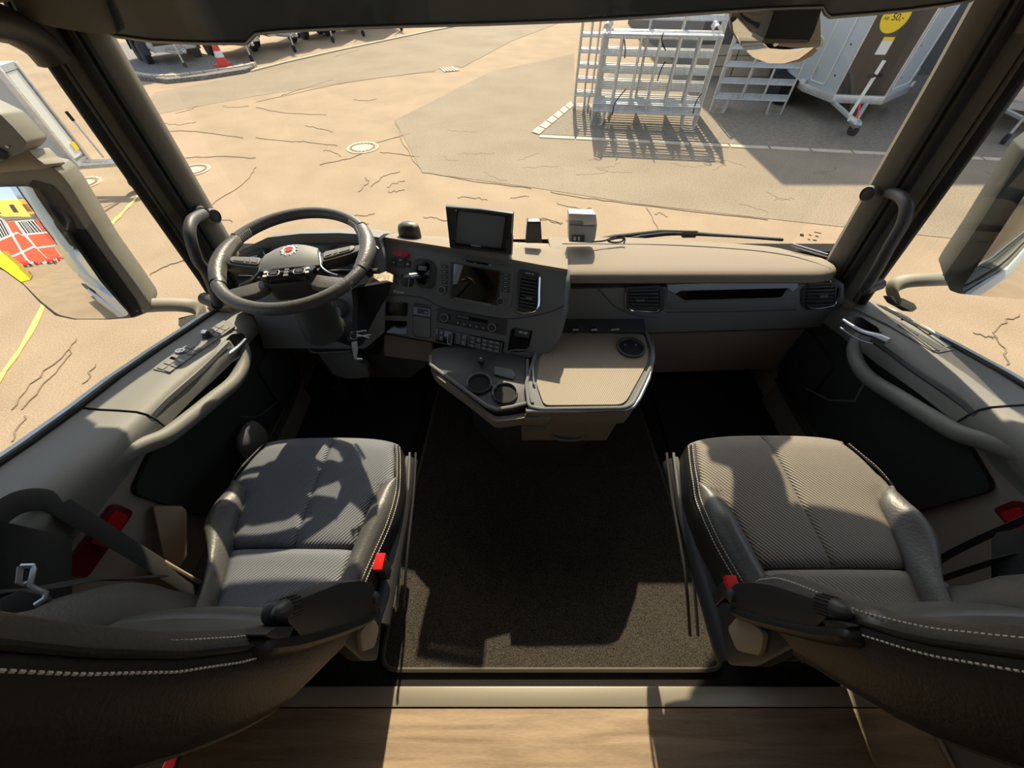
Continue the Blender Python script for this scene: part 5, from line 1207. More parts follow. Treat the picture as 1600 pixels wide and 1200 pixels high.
# beige tub corner and small bag in the left footwell
bg_ = thing('plastic_bag', 'clear crumpled bag in the driver door pocket beneath the steering wheel', 'bag', at(395, 690, x=-.93))
c = at(395, 690, x=-.93); g = G()
random.seed(3)
rings = []
for k, (s_, z) in enumerate(((.4, -.07), (.9, -.05), (1, 0), (.95, .04), (.6, .065), (.1, .07))):
    rings.append([c + V((.03 * s_ * math.cos(a) * random.uniform(.8, 1.2), .075 * s_ * math.sin(a) * random.uniform(.85, 1.15), z)) for a in [2 * PI * j / 14 for j in range(14)]])
obj('film', G().loft(rings), mat('bag_film', (92, 90, 84), .25, spec=.6), bg_, sub=1)
tb_ = thing('door_tub', 'sand coloured moulded storage tub between door and driver seat', 'tub', at(280, 840, x=-.95))
obj('tub', G().px([(240, 793), (288, 793), (292, 800), (292, 870), (270, 900), (256, 870)], PN(at(280, 800, x=-.93), (.8, -.4, .5)), -.03, 0, 4), M_beige2, tb_, bev=.006)
# ================================================================ EXTERIOR MIRRORS
def mirror_left():
    t = thing('exterior_mirror', 'large dark exterior mirror outside the left side window showing red building', 'mirror', at(110, 400, y=1.02))
    n = V(MIRN).normalized(); o = at(100, 400, y=1.02); pl = PN(o, n)
    gl = [(-40, 296), (0, 292), (44, 291), (58, 296), (68, 306), (84, 330), (120, 380), (160, 438), (196, 482), (202, 490), (196, 494), (170, 497), (120, 497), (92, 490), (66, 468), (40, 440), (10, 418), (-40, 390)]
    glass_px = rnd([V((q[0], q[1], 0)) for q in gl], 6, 2)
    convex('mirror_glass', [(q.x, q.y) for q in glass_px], pl, 1.3, M_mirror, t)
    ol = [(-60, 272), (0, 268), (50, 262), (66, 258), (84, 262), (96, 272), (110, 290), (130, 322), (170, 386), (210, 440), (234, 474), (236, 484), (228, 490), (210, 497), (170, 500), (115, 500), (86, 494), (60, 472), (36, 446), (6, 424), (-60, 396)]
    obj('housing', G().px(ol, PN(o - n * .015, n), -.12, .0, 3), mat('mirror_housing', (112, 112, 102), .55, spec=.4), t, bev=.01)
    inn = [(205, 496), (222, 490), (212, 470), (150, 385), (95, 305), (80, 290), (50, 282), (44, 289), (60, 295), (70, 307), (86, 331), (122, 381), (162, 438), (198, 482)]
    obj('glass_surround', G().px(inn, pl, -.03, -.010), M_rubber, t)
    hg = at(285, 492, x=-1.2)
    obj('lower_arm', G().loft([[p + V((0, .030 * math.cos(a), .020 * math.sin(a))) for a in [2 * PI * k / 14 for k in range(14)]] for p in smooth_path([at(222, 478, x=-1.27), at(262, 476, x=-1.22), at(298, 478, x=-1.17), at(314, 486, x=-1.15), at(312, 500, x=-1.14)], 4)]), mat('mirror_arm_plastic', (130, 126, 112), .6), t)
    obj('arm_foot', G().prism([at(278, 497, x=-1.19), at(298, 492, x=-1.16), at(320, 488, x=-1.13), at(306, 512, x=-1.13), at(288, 520, x=-1.15), at(278, 508, x=-1.17)], (0, .03, -.02)), M_pillar_d, t, bev=.004)
    # upper wide-angle housing
    u = thing('wide_angle_mirror', 'grey wide-angle mirror housing above the left exterior mirror', 'mirror', at(20, 210, y=1.05))
    pu = PN(at(30, 220, y=1.05), (.5, -1, .2))
    obj('housing', G().px([(-60, 150), (0, 178), (22, 200), (42, 222), (41, 228), (30, 240), (8, 248), (-20, 262), (-80, 270)], pu, -.12, 0, 5), MATS['mirror_housing'], u, bev=.012)
    obj('lower_cowl', G().px([(-40, 250), (16, 244), (42, 232), (58, 248), (72, 258), (62, 264), (40, 266), (0, 270), (-50, 276)], PN(at(30, 250, y=1.06), (.4, -1, .3)), -.10, -.005, 4), MATS['mirror_arm_plastic'], u, bev=.008)
    obj('sensor_eye', G().lathe(pu.hit(2, 240, .0), pu.n, [(.012, 0), (.012, .006), (.008, .008), (.0005, .006)], 18), M_rubber, u)
    obj('screw', G().lathe(pu.hit(12, 229, .0), pu.n, [(.004, 0), (.003, .004), (.0005, .004)], 10), M_satin, u)
MIRN = (.432, -.891, .143)
mirror_left()
def mirror_right():
    t = thing('exterior_mirror', 'large dark exterior mirror outside the right side window', 'mirror', at(1560, 380, y=.98))
    n = V((-.487, -.873, .02)).normalized(); o = at(1560, 400, y=.98); pl = PN(o, n)
    gl = [(1502, 447), (1506, 440), (1540, 390), (1600, 305), (1680, 300), (1680, 466), (1600, 464), (1550, 460), (1508, 456)]
    convex('mirror_glass', gl, pl, 1.3, M_mirror, t)
    ol = [(1475, 434), (1480, 424), (1520, 366), (1560, 304), (1602, 240), (1660, 200), (1720, 300), (1700, 470), (1600, 467), (1540, 463), (1498, 459), (1484, 454), (1480, 444)]
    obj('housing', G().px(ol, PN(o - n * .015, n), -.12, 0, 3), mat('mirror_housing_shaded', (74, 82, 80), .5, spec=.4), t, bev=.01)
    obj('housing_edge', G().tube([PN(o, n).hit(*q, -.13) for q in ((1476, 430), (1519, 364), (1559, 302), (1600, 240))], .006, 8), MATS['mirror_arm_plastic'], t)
    obj('lower_arm', G().loft([[p + V((0, .030 * math.cos(a), .018 * math.sin(a))) for a in [2 * PI * k / 14 for k in range(14)]] for p in smooth_path([at(1484, 436, x=1.52), at(1450, 437, x=1.44), at(1412, 440, x=1.38), at(1394, 450, x=1.35), at(1398, 468, x=1.345)], 4)]), MATS['mirror_arm_plastic'], t)
    obj('arm_foot', G().prism([at(1392, 462, x=1.34), at(1412, 466, x=1.36), at(1430, 474, x=1.38), at(1434, 482, x=1.38), at(1426, 488, x=1.36), at(1400, 474, x=1.34)], (0, .03, -.02)), M_pillar_d, t, bev=.004)
mirror_right()
# front close-range mirror outside the windscreen
fm_ = thing('front_mirror', 'round convex front mirror hanging outside below the sun visor', 'mirror', at(1210, 60, y=1.53))
pf = PN(at(1212, 66, y=1.53), (.04, -.68, -.60))
o1 = [(1143, 24), (1139, 32), (1140, 48), (1152, 68), (1170, 84), (1195, 96), (1225, 102), (1250, 99), (1268, 90), (1279, 80), (1283, 70), (1281, 30), (1250, 0), (1210, -12), (1160, 4)]
pf2 = PN(at(1212, 66, y=1.53), (-.05, -.9, -.55))
obj('housing', G().px(o1, pf, -.07, -.004, 4, 3), M_gloss, fm_, bev=.01)
gi = [(1147, 28), (1144, 36), (1146, 48), (1158, 66), (1176, 81), (1200, 92), (1226, 97), (1248, 94), (1264, 86), (1275, 78), (1272, 74), (1240, 75), (1215, 72), (1195, 64), (1178, 52), (1163, 36), (1154, 22)]
convex('convex_glass', gi, pf, .6, M_mirror, fm_)
obj('upper_cowl', G().px([(1152, 18), (1163, 36), (1178, 52), (1195, 64), (1215, 72), (1240, 75), (1281, 74), (1283, 66), (1281, 26), (1250, 0), (1210, -12), (1160, 4)], pf, -.004, .02, 3), M_gloss, fm_, bev=.004)
obj('bracket', G().tube([pf.hit(1212, 68, .02), pf.hit(1224, 50, .03), pf.hit(1228, 20, .03), pf.hit(1240, -20, .03)], .008, 8), M_satin, fm_)
obj('hook', G().tube(smooth_path([at(1273, 48, y=1.53), at(1281, 56, y=1.53), at(1286, 64, y=1.53), at(1284, 72, y=1.53), at(1276, 76, y=1.53)], 4), .003, 6), M_galv, fm_)

# ================================================================ TRAILERS
def wheel(c, axis, r, w_, name, parent, rim=M_whiteg):
    o = obj(name, G().lathe(c - V(axis) * w_ / 2, axis, [(r * .62, 0), (r * .9, 0), (r, w_ * .15), (r, w_ * .85), (r * .9, w_), (r * .62, w_)], 26), M_tyre, parent)
    obj('rim', G().lathe(c - V(axis) * w_ * .45, axis, [(r * .63, 0), (r * .60, w_ * .25), (r * .3, w_ * .15), (r * .12, w_ * .05), (r * .02, w_ * .02)], 20).lathe(c + V(axis) * w_ * .45, axis, [(r * .02, -w_ * .02), (r * .12, -w_ * .05), (r * .3, -w_ * .15), (r * .60, -w_ * .25), (r * .63, 0)], 20), rim, o)
    return o
def box_trailer(hitch, head, label, L_=3.0, W=1.6, Hb=1.7, z0=.55, frontm=M_whiteg, sidem=M_white, db=1.35, wheels=2, tag_=False, group=None):
    """hitch: ground point beneath the coupling; head: unit vector from body to hitch; X axis = heading"""
    h = V(head).normalized(); s_ = V((-h.y, h.x, 0)); o = V(hitch); U = V((0, 0, 1))
    P = lambda a, b, z: o - h * a + s_ * b + U * z
    t = thing('box_trailer', label, 'trailer', P(db + L_ / 2, 0, 0), group)
    def bx(a0, a1, b0, b1, z0_, z1_): return [[P(a0, b0, z), P(a1, b0, z), P(a1, b1, z), P(a0, b1, z)] for z in (z0_, z1_)]
    obj('chassis', G().loft(bx(db, db + L_, -W / 2, W / 2, z0 - .12, z0)), M_galv, t)
    obj('body', G().loft(bx(db + .02, db + L_, -W / 2 + .02, W / 2 - .02, z0, z0 + Hb)), sidem, t)
    obj('front_panel', G().loft(bx(db - .012, db + .02, -W / 2 + .06, W / 2 - .06, z0 + .04, z0 + Hb - .05)), frontm, t)
    for b in (-1, 1):
        obj('corner_rail', G().loft(bx(db - .03, db + .05, b * W / 2 - .03, b * W / 2 + .03, z0 - .1, z0 + Hb + .03)), M_galv, t, bev=.01)
        obj('side_rail', G().loft(bx(db, db + L_, b * W / 2 - .03, b * W / 2 + .025, z0 - .05, z0 + .04)), M_galv, t)
    obj('roof_rail', G().loft(bx(db - .02, db + L_, -W / 2 - .02, W / 2 + .02, z0 + Hb - .04, z0 + Hb + .04)), sidem, t)
    for b in (-1, 1):
        obj('drawbar', G().tube([P(db + .5, b * W * .36, z0 - .1), P(.22, b * .05, z0 - .08)], .045, 6), M_galv, t)
    cp_ = obj('coupling', G().tube([P(.35, 0, z0 - .04), P(.05, 0, z0 - .02)], [.05, .06], 10), M_galv, t)
    obj('ball_cup', G().lathe(P(.0, 0, z0 - .08), (0, 0, 1), [(.05, 0), (.06, .03), (.045, .08), (.005, .1)], 14), M_satin, cp_)
    obj('brake_handle', G().tube([P(.3, .05, z0), P(.42, .05, z0 + .32)], .014, 8), M_red, t)
    jl = obj('jockey_post', G().tube([P(.30, -.12, .16), P(.30, -.12, z0 + .35)], .03, 10), M_galv, t)
    obj('jockey_crank', G().tube([P(.30, -.12, z0 + .35), P(.30, -.12, z0 + .42), P(.2, -.12, z0 + .44), P(.2, -.12, z0 + .52)], .012, 8), M_black, jl)
    wheel(P(.30, -.12, .11), s_, .11, .06, 'jockey_wheel', t)
    for b in (-1, 1):
        for k in range(wheels):
            a = db + L_ * .55 + (k - (wheels - 1) / 2) * .72
            wheel(P(a, b * (W / 2 + .14), .33), s_, .33, .2, 'wheel', t)
            arc_ = [P(a + .40 * math.cos(q), 0, .34 + .40 * math.sin(q)) for q in [PI * j / 10 for j in range(11)]]
            obj('mudguard', G().slab([[p + s_ * (b * (W / 2 + .02)) for p in arc_], [p + s_ * (b * (W / 2 + .27)) for p in arc_]], (0, 0, .015)), M_black, t)
    return t, P
def mid_T(px, py): return gp(px, py)
rows_ = [((304, 112), 'white twin-axle box trailer beside the traffic cone, far left of the windscreen', M_cargo, 2),
         ((406, 99), 'pale box trailer second in the shaded row, just right of the traffic cone', M_whiteg, 1),
         ((472, 83), 'pale green-grey trailer third in the shaded row behind the windscreen', M_whiteg, 1),
         ((531, 68), 'trailer fourth in the shaded row, only its drawbar and wheels showing', M_galv, 2),
         ((578, 58), 'trailer fifth in the shaded row, mostly hidden by the sun visor', M_galv, 1),
         ((637, 49), 'farthest trailer of the shaded row at the visor edge', M_galv, 1)]
for i, (pp, lb, fmn, nw) in enumerate(rows_):
    box_trailer(gp(*pp), (.72, -.69, 0), lb, frontm=fmn, wheels=nw, Hb=1.7 if i < 4 else 1.9, W=1.25 if i < 3 else .8, L_=2.2, db=1.0, group='trailers in the shaded row')
# trailer seen through the left side window
hh = V((.995, .0998, 0)).normalized(); ss = V((-hh.y, hh.x, 0))
_bl = at(115, 254, z=GZ + .5); _o = _bl + hh * 1.0 + ss * .17; _o.z = GZ
t1, P1 = box_trailer(_o, hh, 'white box trailer with yellow sticker outside the left side window', L_=3.4, W=.34, Hb=1.25, z0=.50, db=1.0, frontm=M_white, sidem=M_whiteg, wheels=1)  # shade put into the colours: greyer side, whiter sunlit front
a = P1(.985, .02, .62)
obj('sticker', G().prism([a, a + ss * .10, a + ss * .10 + V((0, 0, .11)), a + V((0, 0, .11))], hh * .008), M_yellow, t1)
obj('support_stand', G().tube([P1(.62, .02, .5), P1(.66, .02, 1.05)], .018, 8), M_galv, t1)
obj('stand_grip', G().tube([P1(.66, .02, 1.05), P1(.67, .02, 1.18)], .024, 8), M_rubber, t1)
# ---- V-nosed trailer on the right with dark panel
vt = thing('v_nose_trailer', 'pale V-nosed box trailer with dark front panel and round yellow price sticker', 'trailer', (8.8, 12.5, GZ))
z0 = GZ + .52; z1 = GZ + 2.75
nose = [at(1258, 134, z=z0), at(1302, 151, z=z0), at(1380, 154, z=z0), at(1418, 137, z=z0)]
fdir = (nose[2] - nose[1]); fdir.z = 0; fdir.normalize(); bd = V((-fdir.y, fdir.x, 0))
back = [nose[3] + bd * 3.2, nose[0] + bd * 3.2]
foot = nose + back
obj('body', G().prism([p for p in foot], (0, 0, z1 - z0)), M_whiteg, vt, smooth=False)
foot2 = [p for p in foot]
cpt = sum(foot, V((0, 0, 0))) / 6
rim_ = [p + (p - cpt).normalized() * .05 for p in foot]
obj('base_rail', G().prism([V((p.x, p.y, z0 + .05)) for p in rim_], (0, 0, -.16)), M_galv, vt, bev=.01)
nn = V((fdir.y, -fdir.x, 0))
W_ = (nose[2] - nose[1]).length
PV = lambda u, z, d=.0: nose[1] + fdir * u + V((0, 0, z)) + nn * d
obj('dark_front_panel', G().prism([PV(.03, .06, .02), PV(W_ - .03, .06, .02), PV(W_ - .03, 2.2, .02), PV(.03, 2.2, .02)], nn * -.03), M_cargo, vt)
for u in (0, W_): obj('corner_post', G().tube([PV(u, 0, .01), PV(u, 2.23, .01)], .02, 8), M_galv, vt)
obj('panel_sill', G().prism([PV(.0, .0, .03), PV(W_, 0, .03), PV(W_, .05, .03), PV(0, .05, .03)], nn * -.04), M_galv, vt)
# side facets with inset access doors
for a, b, fl in ((nose[1], nose[0], 1), (nose[2], nose[3], 1)):
    d = (b - a).normalized(); n_ = d.cross(V((0, 0, 1))); n_ = n_ if n_.dot(a - cpt) > 0 else -n_; ln_ = (b - a).length
    Q_ = lambda u, z: a + d * u * ln_ + V((0, 0, z)) + n_ * .012
    fr = [Q_(.42, .14), Q_(.92, .14), Q_(.92, 2.1), Q_(.42, 2.1)] if a is nose[1] else [Q_(.10, .14), Q_(.86, .14), Q_(.86, 2.1), Q_(.10, 2.1)]
    fr = rnd(fr, .08)
    dr_ = obj('access_door', G().prism(fr, n_ * -.01), M_whiteg, vt); obj('door_seal', G().tube(fr, .014, 6, True), M_white, dr_)
    for z in (.35, .9, 1.5): obj('rivet', G().lathe(Q_(.25, z), n_, [(.02, 0), (.012, .01), (.001, .01)], 8), M_rubber, dr_)
    obj('hinge', G().prism([Q_(.86, .25), Q_(.93, .25), Q_(.93, .40), Q_(.86, .40)], n_ * .03), M_galv, dr_)
    obj('side_lamp', G().prism([b + n_ * .02 + V((0, 0, .02)), b + n_ * .02 + d * .14 + V((0, 0, .02)), b + n_ * .02 + d * .14 + V((0, 0, .12)), b + n_ * .02 + V((0, 0, .12))], n_ * .04), M_white, vt)
# stickers: round price sticker and label below (its code pattern is left out)
def on_panel(px, py): return PN(PV(0, 0, .0225), nn).hit(px, py)
cst = on_panel(1400, 26); e1 = fdir; e2 = V((0, 0, 1))
stc = obj('price_sticker', G().lathe(cst, nn, [(.26, 0), (.26, .004), (.0005, .0045)], 40), M_yellow, vt)
text('price_text', '50,-', .155, (cst + nn * .006 + e1 * .05 - e2 * .01, e1, e2, nn), M_rubber, stc)
text('price_text', 'AB', .075, (cst + nn * .006 - e1 * .165 - e2 * .03, e1, e2, nn), M_rubber, stc)
text('price_text', 'MIETEN', .05, (cst + nn * .006 + e2 * .10, e1, e2, nn), M_rubber, stc)
lb_ = on_panel(1380, 76)
sl_ = obj('label_sheet', G().prism([lb_ + e1 * a + e2 * b for a, b in ((-.11, -.10), (.11, -.10), (.11, .13), (-.11, .13))], nn * .004), M_white, vt)
obj('label_header', G().prism([lb_ + nn * .001 + e1 * a + e2 * b for a, b in ((-.11, .13), (.11, .13), (.11, .19), (-.11, .19))], nn * .005), M_yellow, vt)
# drawbar, jack, coupling, jockey wheel
hc = at(1336, 190, z=GZ + .42)
for u in (.1, .88): obj('drawbar', G().tube([PV(W_ * u, -.12, .02) + (nn * -.3), hc + V((0, 0, 0))], .05, 6), M_galv, vt)
obj('coupling', G().tube([hc + bd * .25, hc - bd * .12], [.05, .07], 12), M_galv, vt)
obj('coupling_head', G().lathe(hc - bd * .14 + V((0, 0, -.06)), (0, 0, 1), [(.06, 0), (.08, .05), (.05, .11), (.005, .12)], 14), M_satin, vt)
obj('coupling_lever', G().tube([hc + V((0, 0, .06)), hc + bd * .2 + V((.02, 0, .25))], .018, 8), M_red, vt)
jb = hc + bd * .35
obj('jack_post', G().tube([jb + V((.02, 0, 0)), jb + V((.10, .02, .95))], .035, 10), M_white, vt); obj('jack_clamp', G().tube([jb + V((-.07, 0, .70)), jb + V((.22, .02, .72))], .035, 8), M_rubber, vt)
jw = gp(1328, 212); obj('jockey_fork', G().tube([hc + bd * .12 + V((-.08, 0, 0)), jw + V((0, 0, .15))], .03, 8), M_galv, vt)
wheel(jw + V((0, 0, .12)), (.95, .3, 0), .125, .07, 'jockey_wheel', vt, M_satin)
for s_, b in ((-1, nose[0]), (1, nose[3])):
    wc = b + bd * 1.6 + fdir * (s_ * .16); wc.z = GZ + .34; wheel(wc, fdir, .34, .22, 'wheel', vt)
mg = nose[0] + bd * .35; mg.z = GZ + .52
obj('mudguard', G().loft([[V((mg.x, mg.y, GZ + z)) + fdir * a + bd * b for a, b in ((-.42, 0), (0, 0), (0, 1.0), (-.42, 1.0))] for z in (.02 + .02, .55)]), M_rubber, vt, bev=.03)
# trailer drawbar in the right side window
rt, P2 = box_trailer(gp(1578, 234), (-.55, -.84, 0), 'galvanised trailer drawbar with jockey wheel outside the right side window', L_=3, W=1.7, Hb=1.4, z0=.55, db=1.3, frontm=M_galv, sidem=M_whiteg, wheels=1)

# ================================================================ BARRIERS
def barrier(o, w_, h_, mode, label, group, rx=(1, 0, 0), nb=7):
    o = V(o); ex = V(rx).normalized(); U = V((0, 0, 1))
    t = thing('steel_barrier', label, 'barrier', o, group)
    P = lambda x, z, d=0: o + ex * x + U * z + V((-ex.y, ex.x, 0)) * d
    r = .021
    z0 = .0 if mode == 'v' else .30
    if mode == 'v':
        fr = smooth_path([P(0, h_ - .02), P(.0, h_ * .5), P(0, .05), P(.05, .0), P(.20, .0), P(.26, .06), P(.27, .28)], 4)
        obj('frame_side', G().tube(fr, r, 8), M_galv, t)
        fr = smooth_path([P(w_, h_ - .02), P(w_, h_ * .5), P(w_, .05), P(w_ - .05, 0), P(w_ - .24, .0), P(w_ - .30, .06), P(w_ - .31, .28)], 4)
        obj('frame_side', G().tube(fr, r, 8), M_galv, t)
        obj('top_rail', G().tube([P(-.02, h_ - .03), P(w_ + .02, h_ - .03)], r * 1.2, 8), M_galv, t)
        for z in (.30, .44): obj('rail', G().tube([P(0, z), P(w_, z)], r, 8), M_galv, t)
        for k in range(1, nb - 1): x = w_ * k / (nb - 1); obj('bar', G().tube([P(x, .44), P(x, h_ - .04)], r * 1.35, 8), M_galv, t)
        obj('bar', G().tube([P(w_ * .5, .30), P(w_ * .5, .44)], r, 8), M_galv, t)
        for c_ in (.06, w_ - .16): obj('hook_loop', G().tube([P(c_ + .07 * math.cos(a), h_ + .05 + .09 * math.sin(a)) for a in [PI * k / 8 for k in range(9)]], .014, 6), M_galv, t)
    else:
        fr = smooth_path([P(.02, h_), P(0, h_ - .05), P(0, .35), P(0, .3), ], 3)
        out = [P(.06, h_), P(.0, h_ - .06), P(0, .06), P(.06, 0), P(.30, 0), P(.36, .06), P(.36, .30)]
        obj('frame_side', G().tube(smooth_path(out, 3), r, 8), M_galv, t)
        out = [P(w_ - .06, h_), P(w_, h_ - .06), P(w_, .06), P(w_ - .06, 0), P(w_ - .30, 0), P(w_ - .36, .06), P(w_ - .36, .30)]
        obj('frame_side', G().tube(smooth_path(out, 3), r, 8), M_galv, t)
        n = max(3, int((h_ - .30) / .27)); 
        for k in range(n + 1): z = .30 + (h_ - .32) * k / n; obj('rail', G().tube([P(0, z), P(w_, z)], r * .85, 8), M_galv, t)
        for x in (w_ * .37, w_ * .66): obj('bar', G().tube([P(x, .30), P(x, h_)], r * .9, 8), M_galv, t)
    return t
NUM = ['frontmost', 'second', 'third', 'fourth', 'fifth', 'sixth', 'seventh', 'eighth']
bo = at(923, 196, z=GZ); bw = 2.36; ex = (at(1091, 203, z=GZ) - bo).normalized()
b0 = barrier(bo, 2.42, 1.68, 'v', 'frontmost steel barrier of the main stack, with upright bars', 'main barrier stack', ex)
for k in range(1, 5):
    copy_tree(b0, loc=bo + V((.035 * k, .13 * k, 0)), label='%s steel barrier from the front in the main stack' % NUM[k])
hb0 = barrier(bo + V((.15, .60, 0)), 2.5, 2.15, 'h', 'tall level-rail barrier right behind the upright-bar panels', 'main barrier stack', ex)
for k in range(1, 6): copy_tree(hb0, loc=bo + V((.15 + .05 * k, .60 + .17 * k, 0)), label='level-rail barrier, %s behind the first of its kind in the main stack' % NUM[k])
# side stacks
s0 = at(1114, 176, z=GZ); r0 = barrier(s0 + V((-.1, 0, 0)), 1.75, 1.6, 'h', 'frontmost level-rail barrier of the low stack right of the main one', 'right barrier stack', ex)
for k in range(1, 5): copy_tree(r0, loc=s0 + V((-.1 + .07 * k, .12 * k, 0)), label='%s level-rail barrier from the front in the low right stack' % NUM[k])
l0 = at(896, 171, z=GZ); q0 = barrier(l0, .62, 1.75, 'h', 'frontmost narrow barrier left of the main stack', 'left barrier stack', ex)
for k in range(1, 4): copy_tree(q0, loc=l0 + V((.03 * k, .16 * k, 0)), label='%s narrow barrier from the front, left of the main stack' % NUM[k])
# loose straps
for k, pts in enumerate([[(975, 60), (977, 75), (976, 90)], [(1037, 50), (1034, 62), (1040, 78)], [(957, 178), (961, 160), (978, 138)], [(1082, 180), (1087, 160), (1096, 145)], [(1027, 125), (1034, 105), (1040, 95)]]):
    pts = [(a, b + 1) for a, b in pts]
    t = thing('tie_strap', 'dark tie strap hanging on the main barrier stack, %s from the left at its height' % NUM[k], 'strap', at(*pts[0], y=10.5), 'tie straps')
    obj('strap', G().tube(smooth_path([at(*q, y=10.50) for q in pts], 4), .012, 6), M_rubber, t)

# ================================================================ CONE
cb_ = gp(352, 108); cn = thing('traffic_cone', 'red and white striped traffic cone on the kerb island', 'traffic cone', cb_ + V((0, 0, .1)))
cz = cb_ + V((0, 0, .1))
obj('base', G().prism(rnd([cz + V(q) for q in ((-.22, -.22, 0), (.22, -.22, 0), (.22, .22, 0), (-.22, .22, 0))], .06), (0, 0, .05)), M_orange, cn)
cr_ = lambda h: lerp(.17, .03, h / .9)
for a, b, mm in ((.05, .22, M_orange), (.22, .38, M_white), (.38, .52, M_orange), (.52, .68, M_white), (.68, .92, M_orange)):
    obj('band', G().lathe(cz, (0, 0, 1), [(cr_(a), a), (cr_(b), b)], 24), mm, cn)

# ================================================================ BUILDINGS
M_brick = mat('red_brick_panel', (176, 74, 52), .85, bump=.4, scale=30, var=.12, vscale=4)
M_orangew = mat('orange_render', (232, 164, 78), .85, bump=.2, scale=20)
M_dkwall = mat('dark_hall_wall', (92, 92, 92), .85, bump=.2, scale=20)
hall = thing('dark_hall', 'grey hall behind the barriers on the right, casting shade on the apron', 'building', (12, 18, GZ))
obj('wall', G().box((5.75, 15.6, GZ), (24, 26, GZ + 6.9)), M_dkwall, hall)
for i in range(4):
    for k in range(3): obj('brick', G().box((5.8 + i * .62, 15.52, GZ + k * .26), (6.38 + i * .62, 15.6, GZ + .24 + k * .26)), M_kerb, hall)
hall2 = thing('red_building', 'red brick building with white joints, seen in the left mirror', 'building', (-26, -30, GZ))
hy = -30.0
obj('wall', G().box((-21, hy - 8, GZ), (1, hy, GZ + 7.0)), M_white, hall2)
for i in range(9):
    for k in range(3):
        x0 = -20.8 + i * 2.4; z_ = GZ + .3 + k * 2.25
        if k == 2 and i % 2 == 0:
            w_ = obj('window', G().box((x0, hy - .02, z_), (x0 + 2.15, hy + .06, z_ + 1.9)), M_gloss, hall2)
            for j in range(7): obj('mullion', G().box((x0 + .3 * j + .2, hy + .05, z_), (x0 + .3 * j + .26, hy + .10, z_ + 1.9)), M_white, w_)
        else: obj('brick_panel', G().box((x0, hy - .02, z_), (x0 + 2.15, hy + .08, z_ + 2.0)), M_brick, hall2)
obj('roof', G().prism([(-21.3, hy + .3, GZ + 7.0), (1.3, hy + .3, GZ + 7.0), (1.3, hy + .3, GZ + 7.2), (-10, hy + .3, GZ + 8.4), (-21.3, hy + .3, GZ + 7.2)], (0, -9, 0)), M_dkwall, hall2)
ob_ = thing('orange_building', 'orange rendered building behind the red one, seen in the left mirror', 'building', (-12, -48, GZ))
obj('wall', G().box((-16, -60, GZ), (3, -46, GZ + 14)), M_orangew, ob_)
for i in range(5): obj('window', G().box((-15 + i * 3.4, -46.02, GZ + 11), (-13.4 + i * 3.4, -45.9, GZ + 12.8)), M_gloss, ob_)
ys = thing('yellow_container', 'yellow rental container seen at the left edge of the mirror', 'container', (-16, -14, GZ))
obj('body', G().box((-8.4, -16, GZ + .1), (-3.7, -13.4, GZ + 2.9)), M_yellow, ys)
for i in range(14): obj('corrugation', G().box((-8.3 + i * .31, -13.42, GZ + .2), (-8.15 + i * .31, -13.34, GZ + 2.8)), M_yellow, ys)
random.seed(5)
for k in range(7):
    x = -9 + k * 1.5; c = V((x, -27 + random.uniform(-1, 1), GZ))
    t = thing('parked_mower', 'small red machine, %s in the row before the red building' % (NUM[k]), 'machine', c, 'red machines in the mirror')
    obj('body', G().box(c + V((-.5, -.35, .25)), c + V((.5, .35, .75))), M_red, t, bev=.1)
    for a in (-.35, .35):
        for b in (-.4, .4): obj('wheel', G().lathe(c + V((a, b - .05, .2)), (0, 1, 0), [(.2, 0), (.2, .1), (.01, .1)], 14), M_tyre, t)
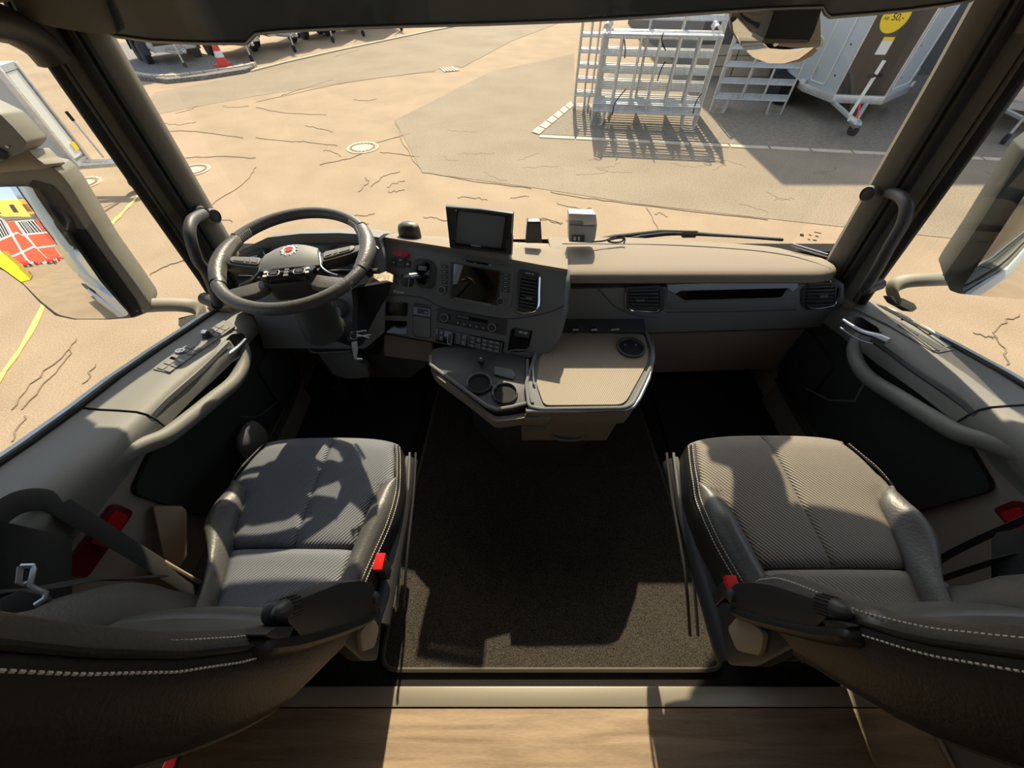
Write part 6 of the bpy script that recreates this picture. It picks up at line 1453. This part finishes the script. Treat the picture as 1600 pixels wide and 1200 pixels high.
def leaf_tree(c, h, r, label, n=420):
    t = thing('tree', label, 'tree', c)
    obj('trunk', G().tube([c, c + V((0, 0, h * .6))], [.25, .12], 8), mat('bark', (90, 70, 52), .9), t)
    g = G(); 
    for k in range(n):
        d = V((random.gauss(0, 1), random.gauss(0, 1), random.gauss(0, 1))).normalized() * (r * random.uniform(.5, 1)); d.z *= 1.3
        p = c + V((0, 0, h * .75)) + d; a = V((random.uniform(-1, 1), random.uniform(-1, 1), random.uniform(-1, 1))).normalized() * .35; b = a.cross(V((random.random(), random.random(), random.random()))).normalized() * .3
        g.add([p - a, p + b, p + a, p - b], [(0, 1, 2, 3)])
    tag(obj('foliage', g, mat('leaf_green', (74, 98, 52), .8), t, smooth=False, recalc=False), kind='stuff'); return t
leaf_tree(V((-5.5, -66, GZ)), 20, 4.0, 'tall green tree behind the orange building, seen in the mirror', 700)
# truck flank behind the left door, seen in the mirror
fl_ = thing('truck_flank', 'grey-white cab side skirt with dark step grille, seen in the left mirror', 'truck body', (-1.2, -1, GZ))
obj('cab_skirt', G().box((-1.20, -1.05, -.62), (-1.125, 1.15, .45)).box((-1.19, -1.05, .40), (-1.125, -.06, 2.2)), M_whiteg, fl_, bev=.01)
obj('skirt_panel', G().box((-1.21, -3.8, -1.25), (-1.14, -1.1, -.55)), M_whiteg, fl_, bev=.02)
obj('tank', G().tube([V((-.95, -3.6, -.95)), V((-.95, -1.3, -.95))], .3, 20), M_alu, fl_)
st_ = obj('step_grille', G().box((-1.22, -.4, -1.25), (-1.10, .5, -.70)), M_black, fl_, bev=.01)
for k in range(5): obj('step_bar', G().box((-1.24, -.35, -1.2 + k * .1), (-1.21, .45, -1.17 + k * .1)), M_galv, st_)
obj('window_reflector', G().box((-1.20, -.95, .9), (-1.19, -.35, 1.7)), M_gloss, fl_)
for y in (-1.0, ): obj('rear_wheel', G().lathe(V((-1.15, -4.9, GZ + .5)), (1, 0, 0), [(.3, 0), (.48, .0), (.5, .05), (.5, .25), (.3, .3)], 30), M_tyre, fl_)
obj('chassis_rail', G().box((-.5, -6, -1.0), (.7, 1.3, -.75)), M_black, fl_)
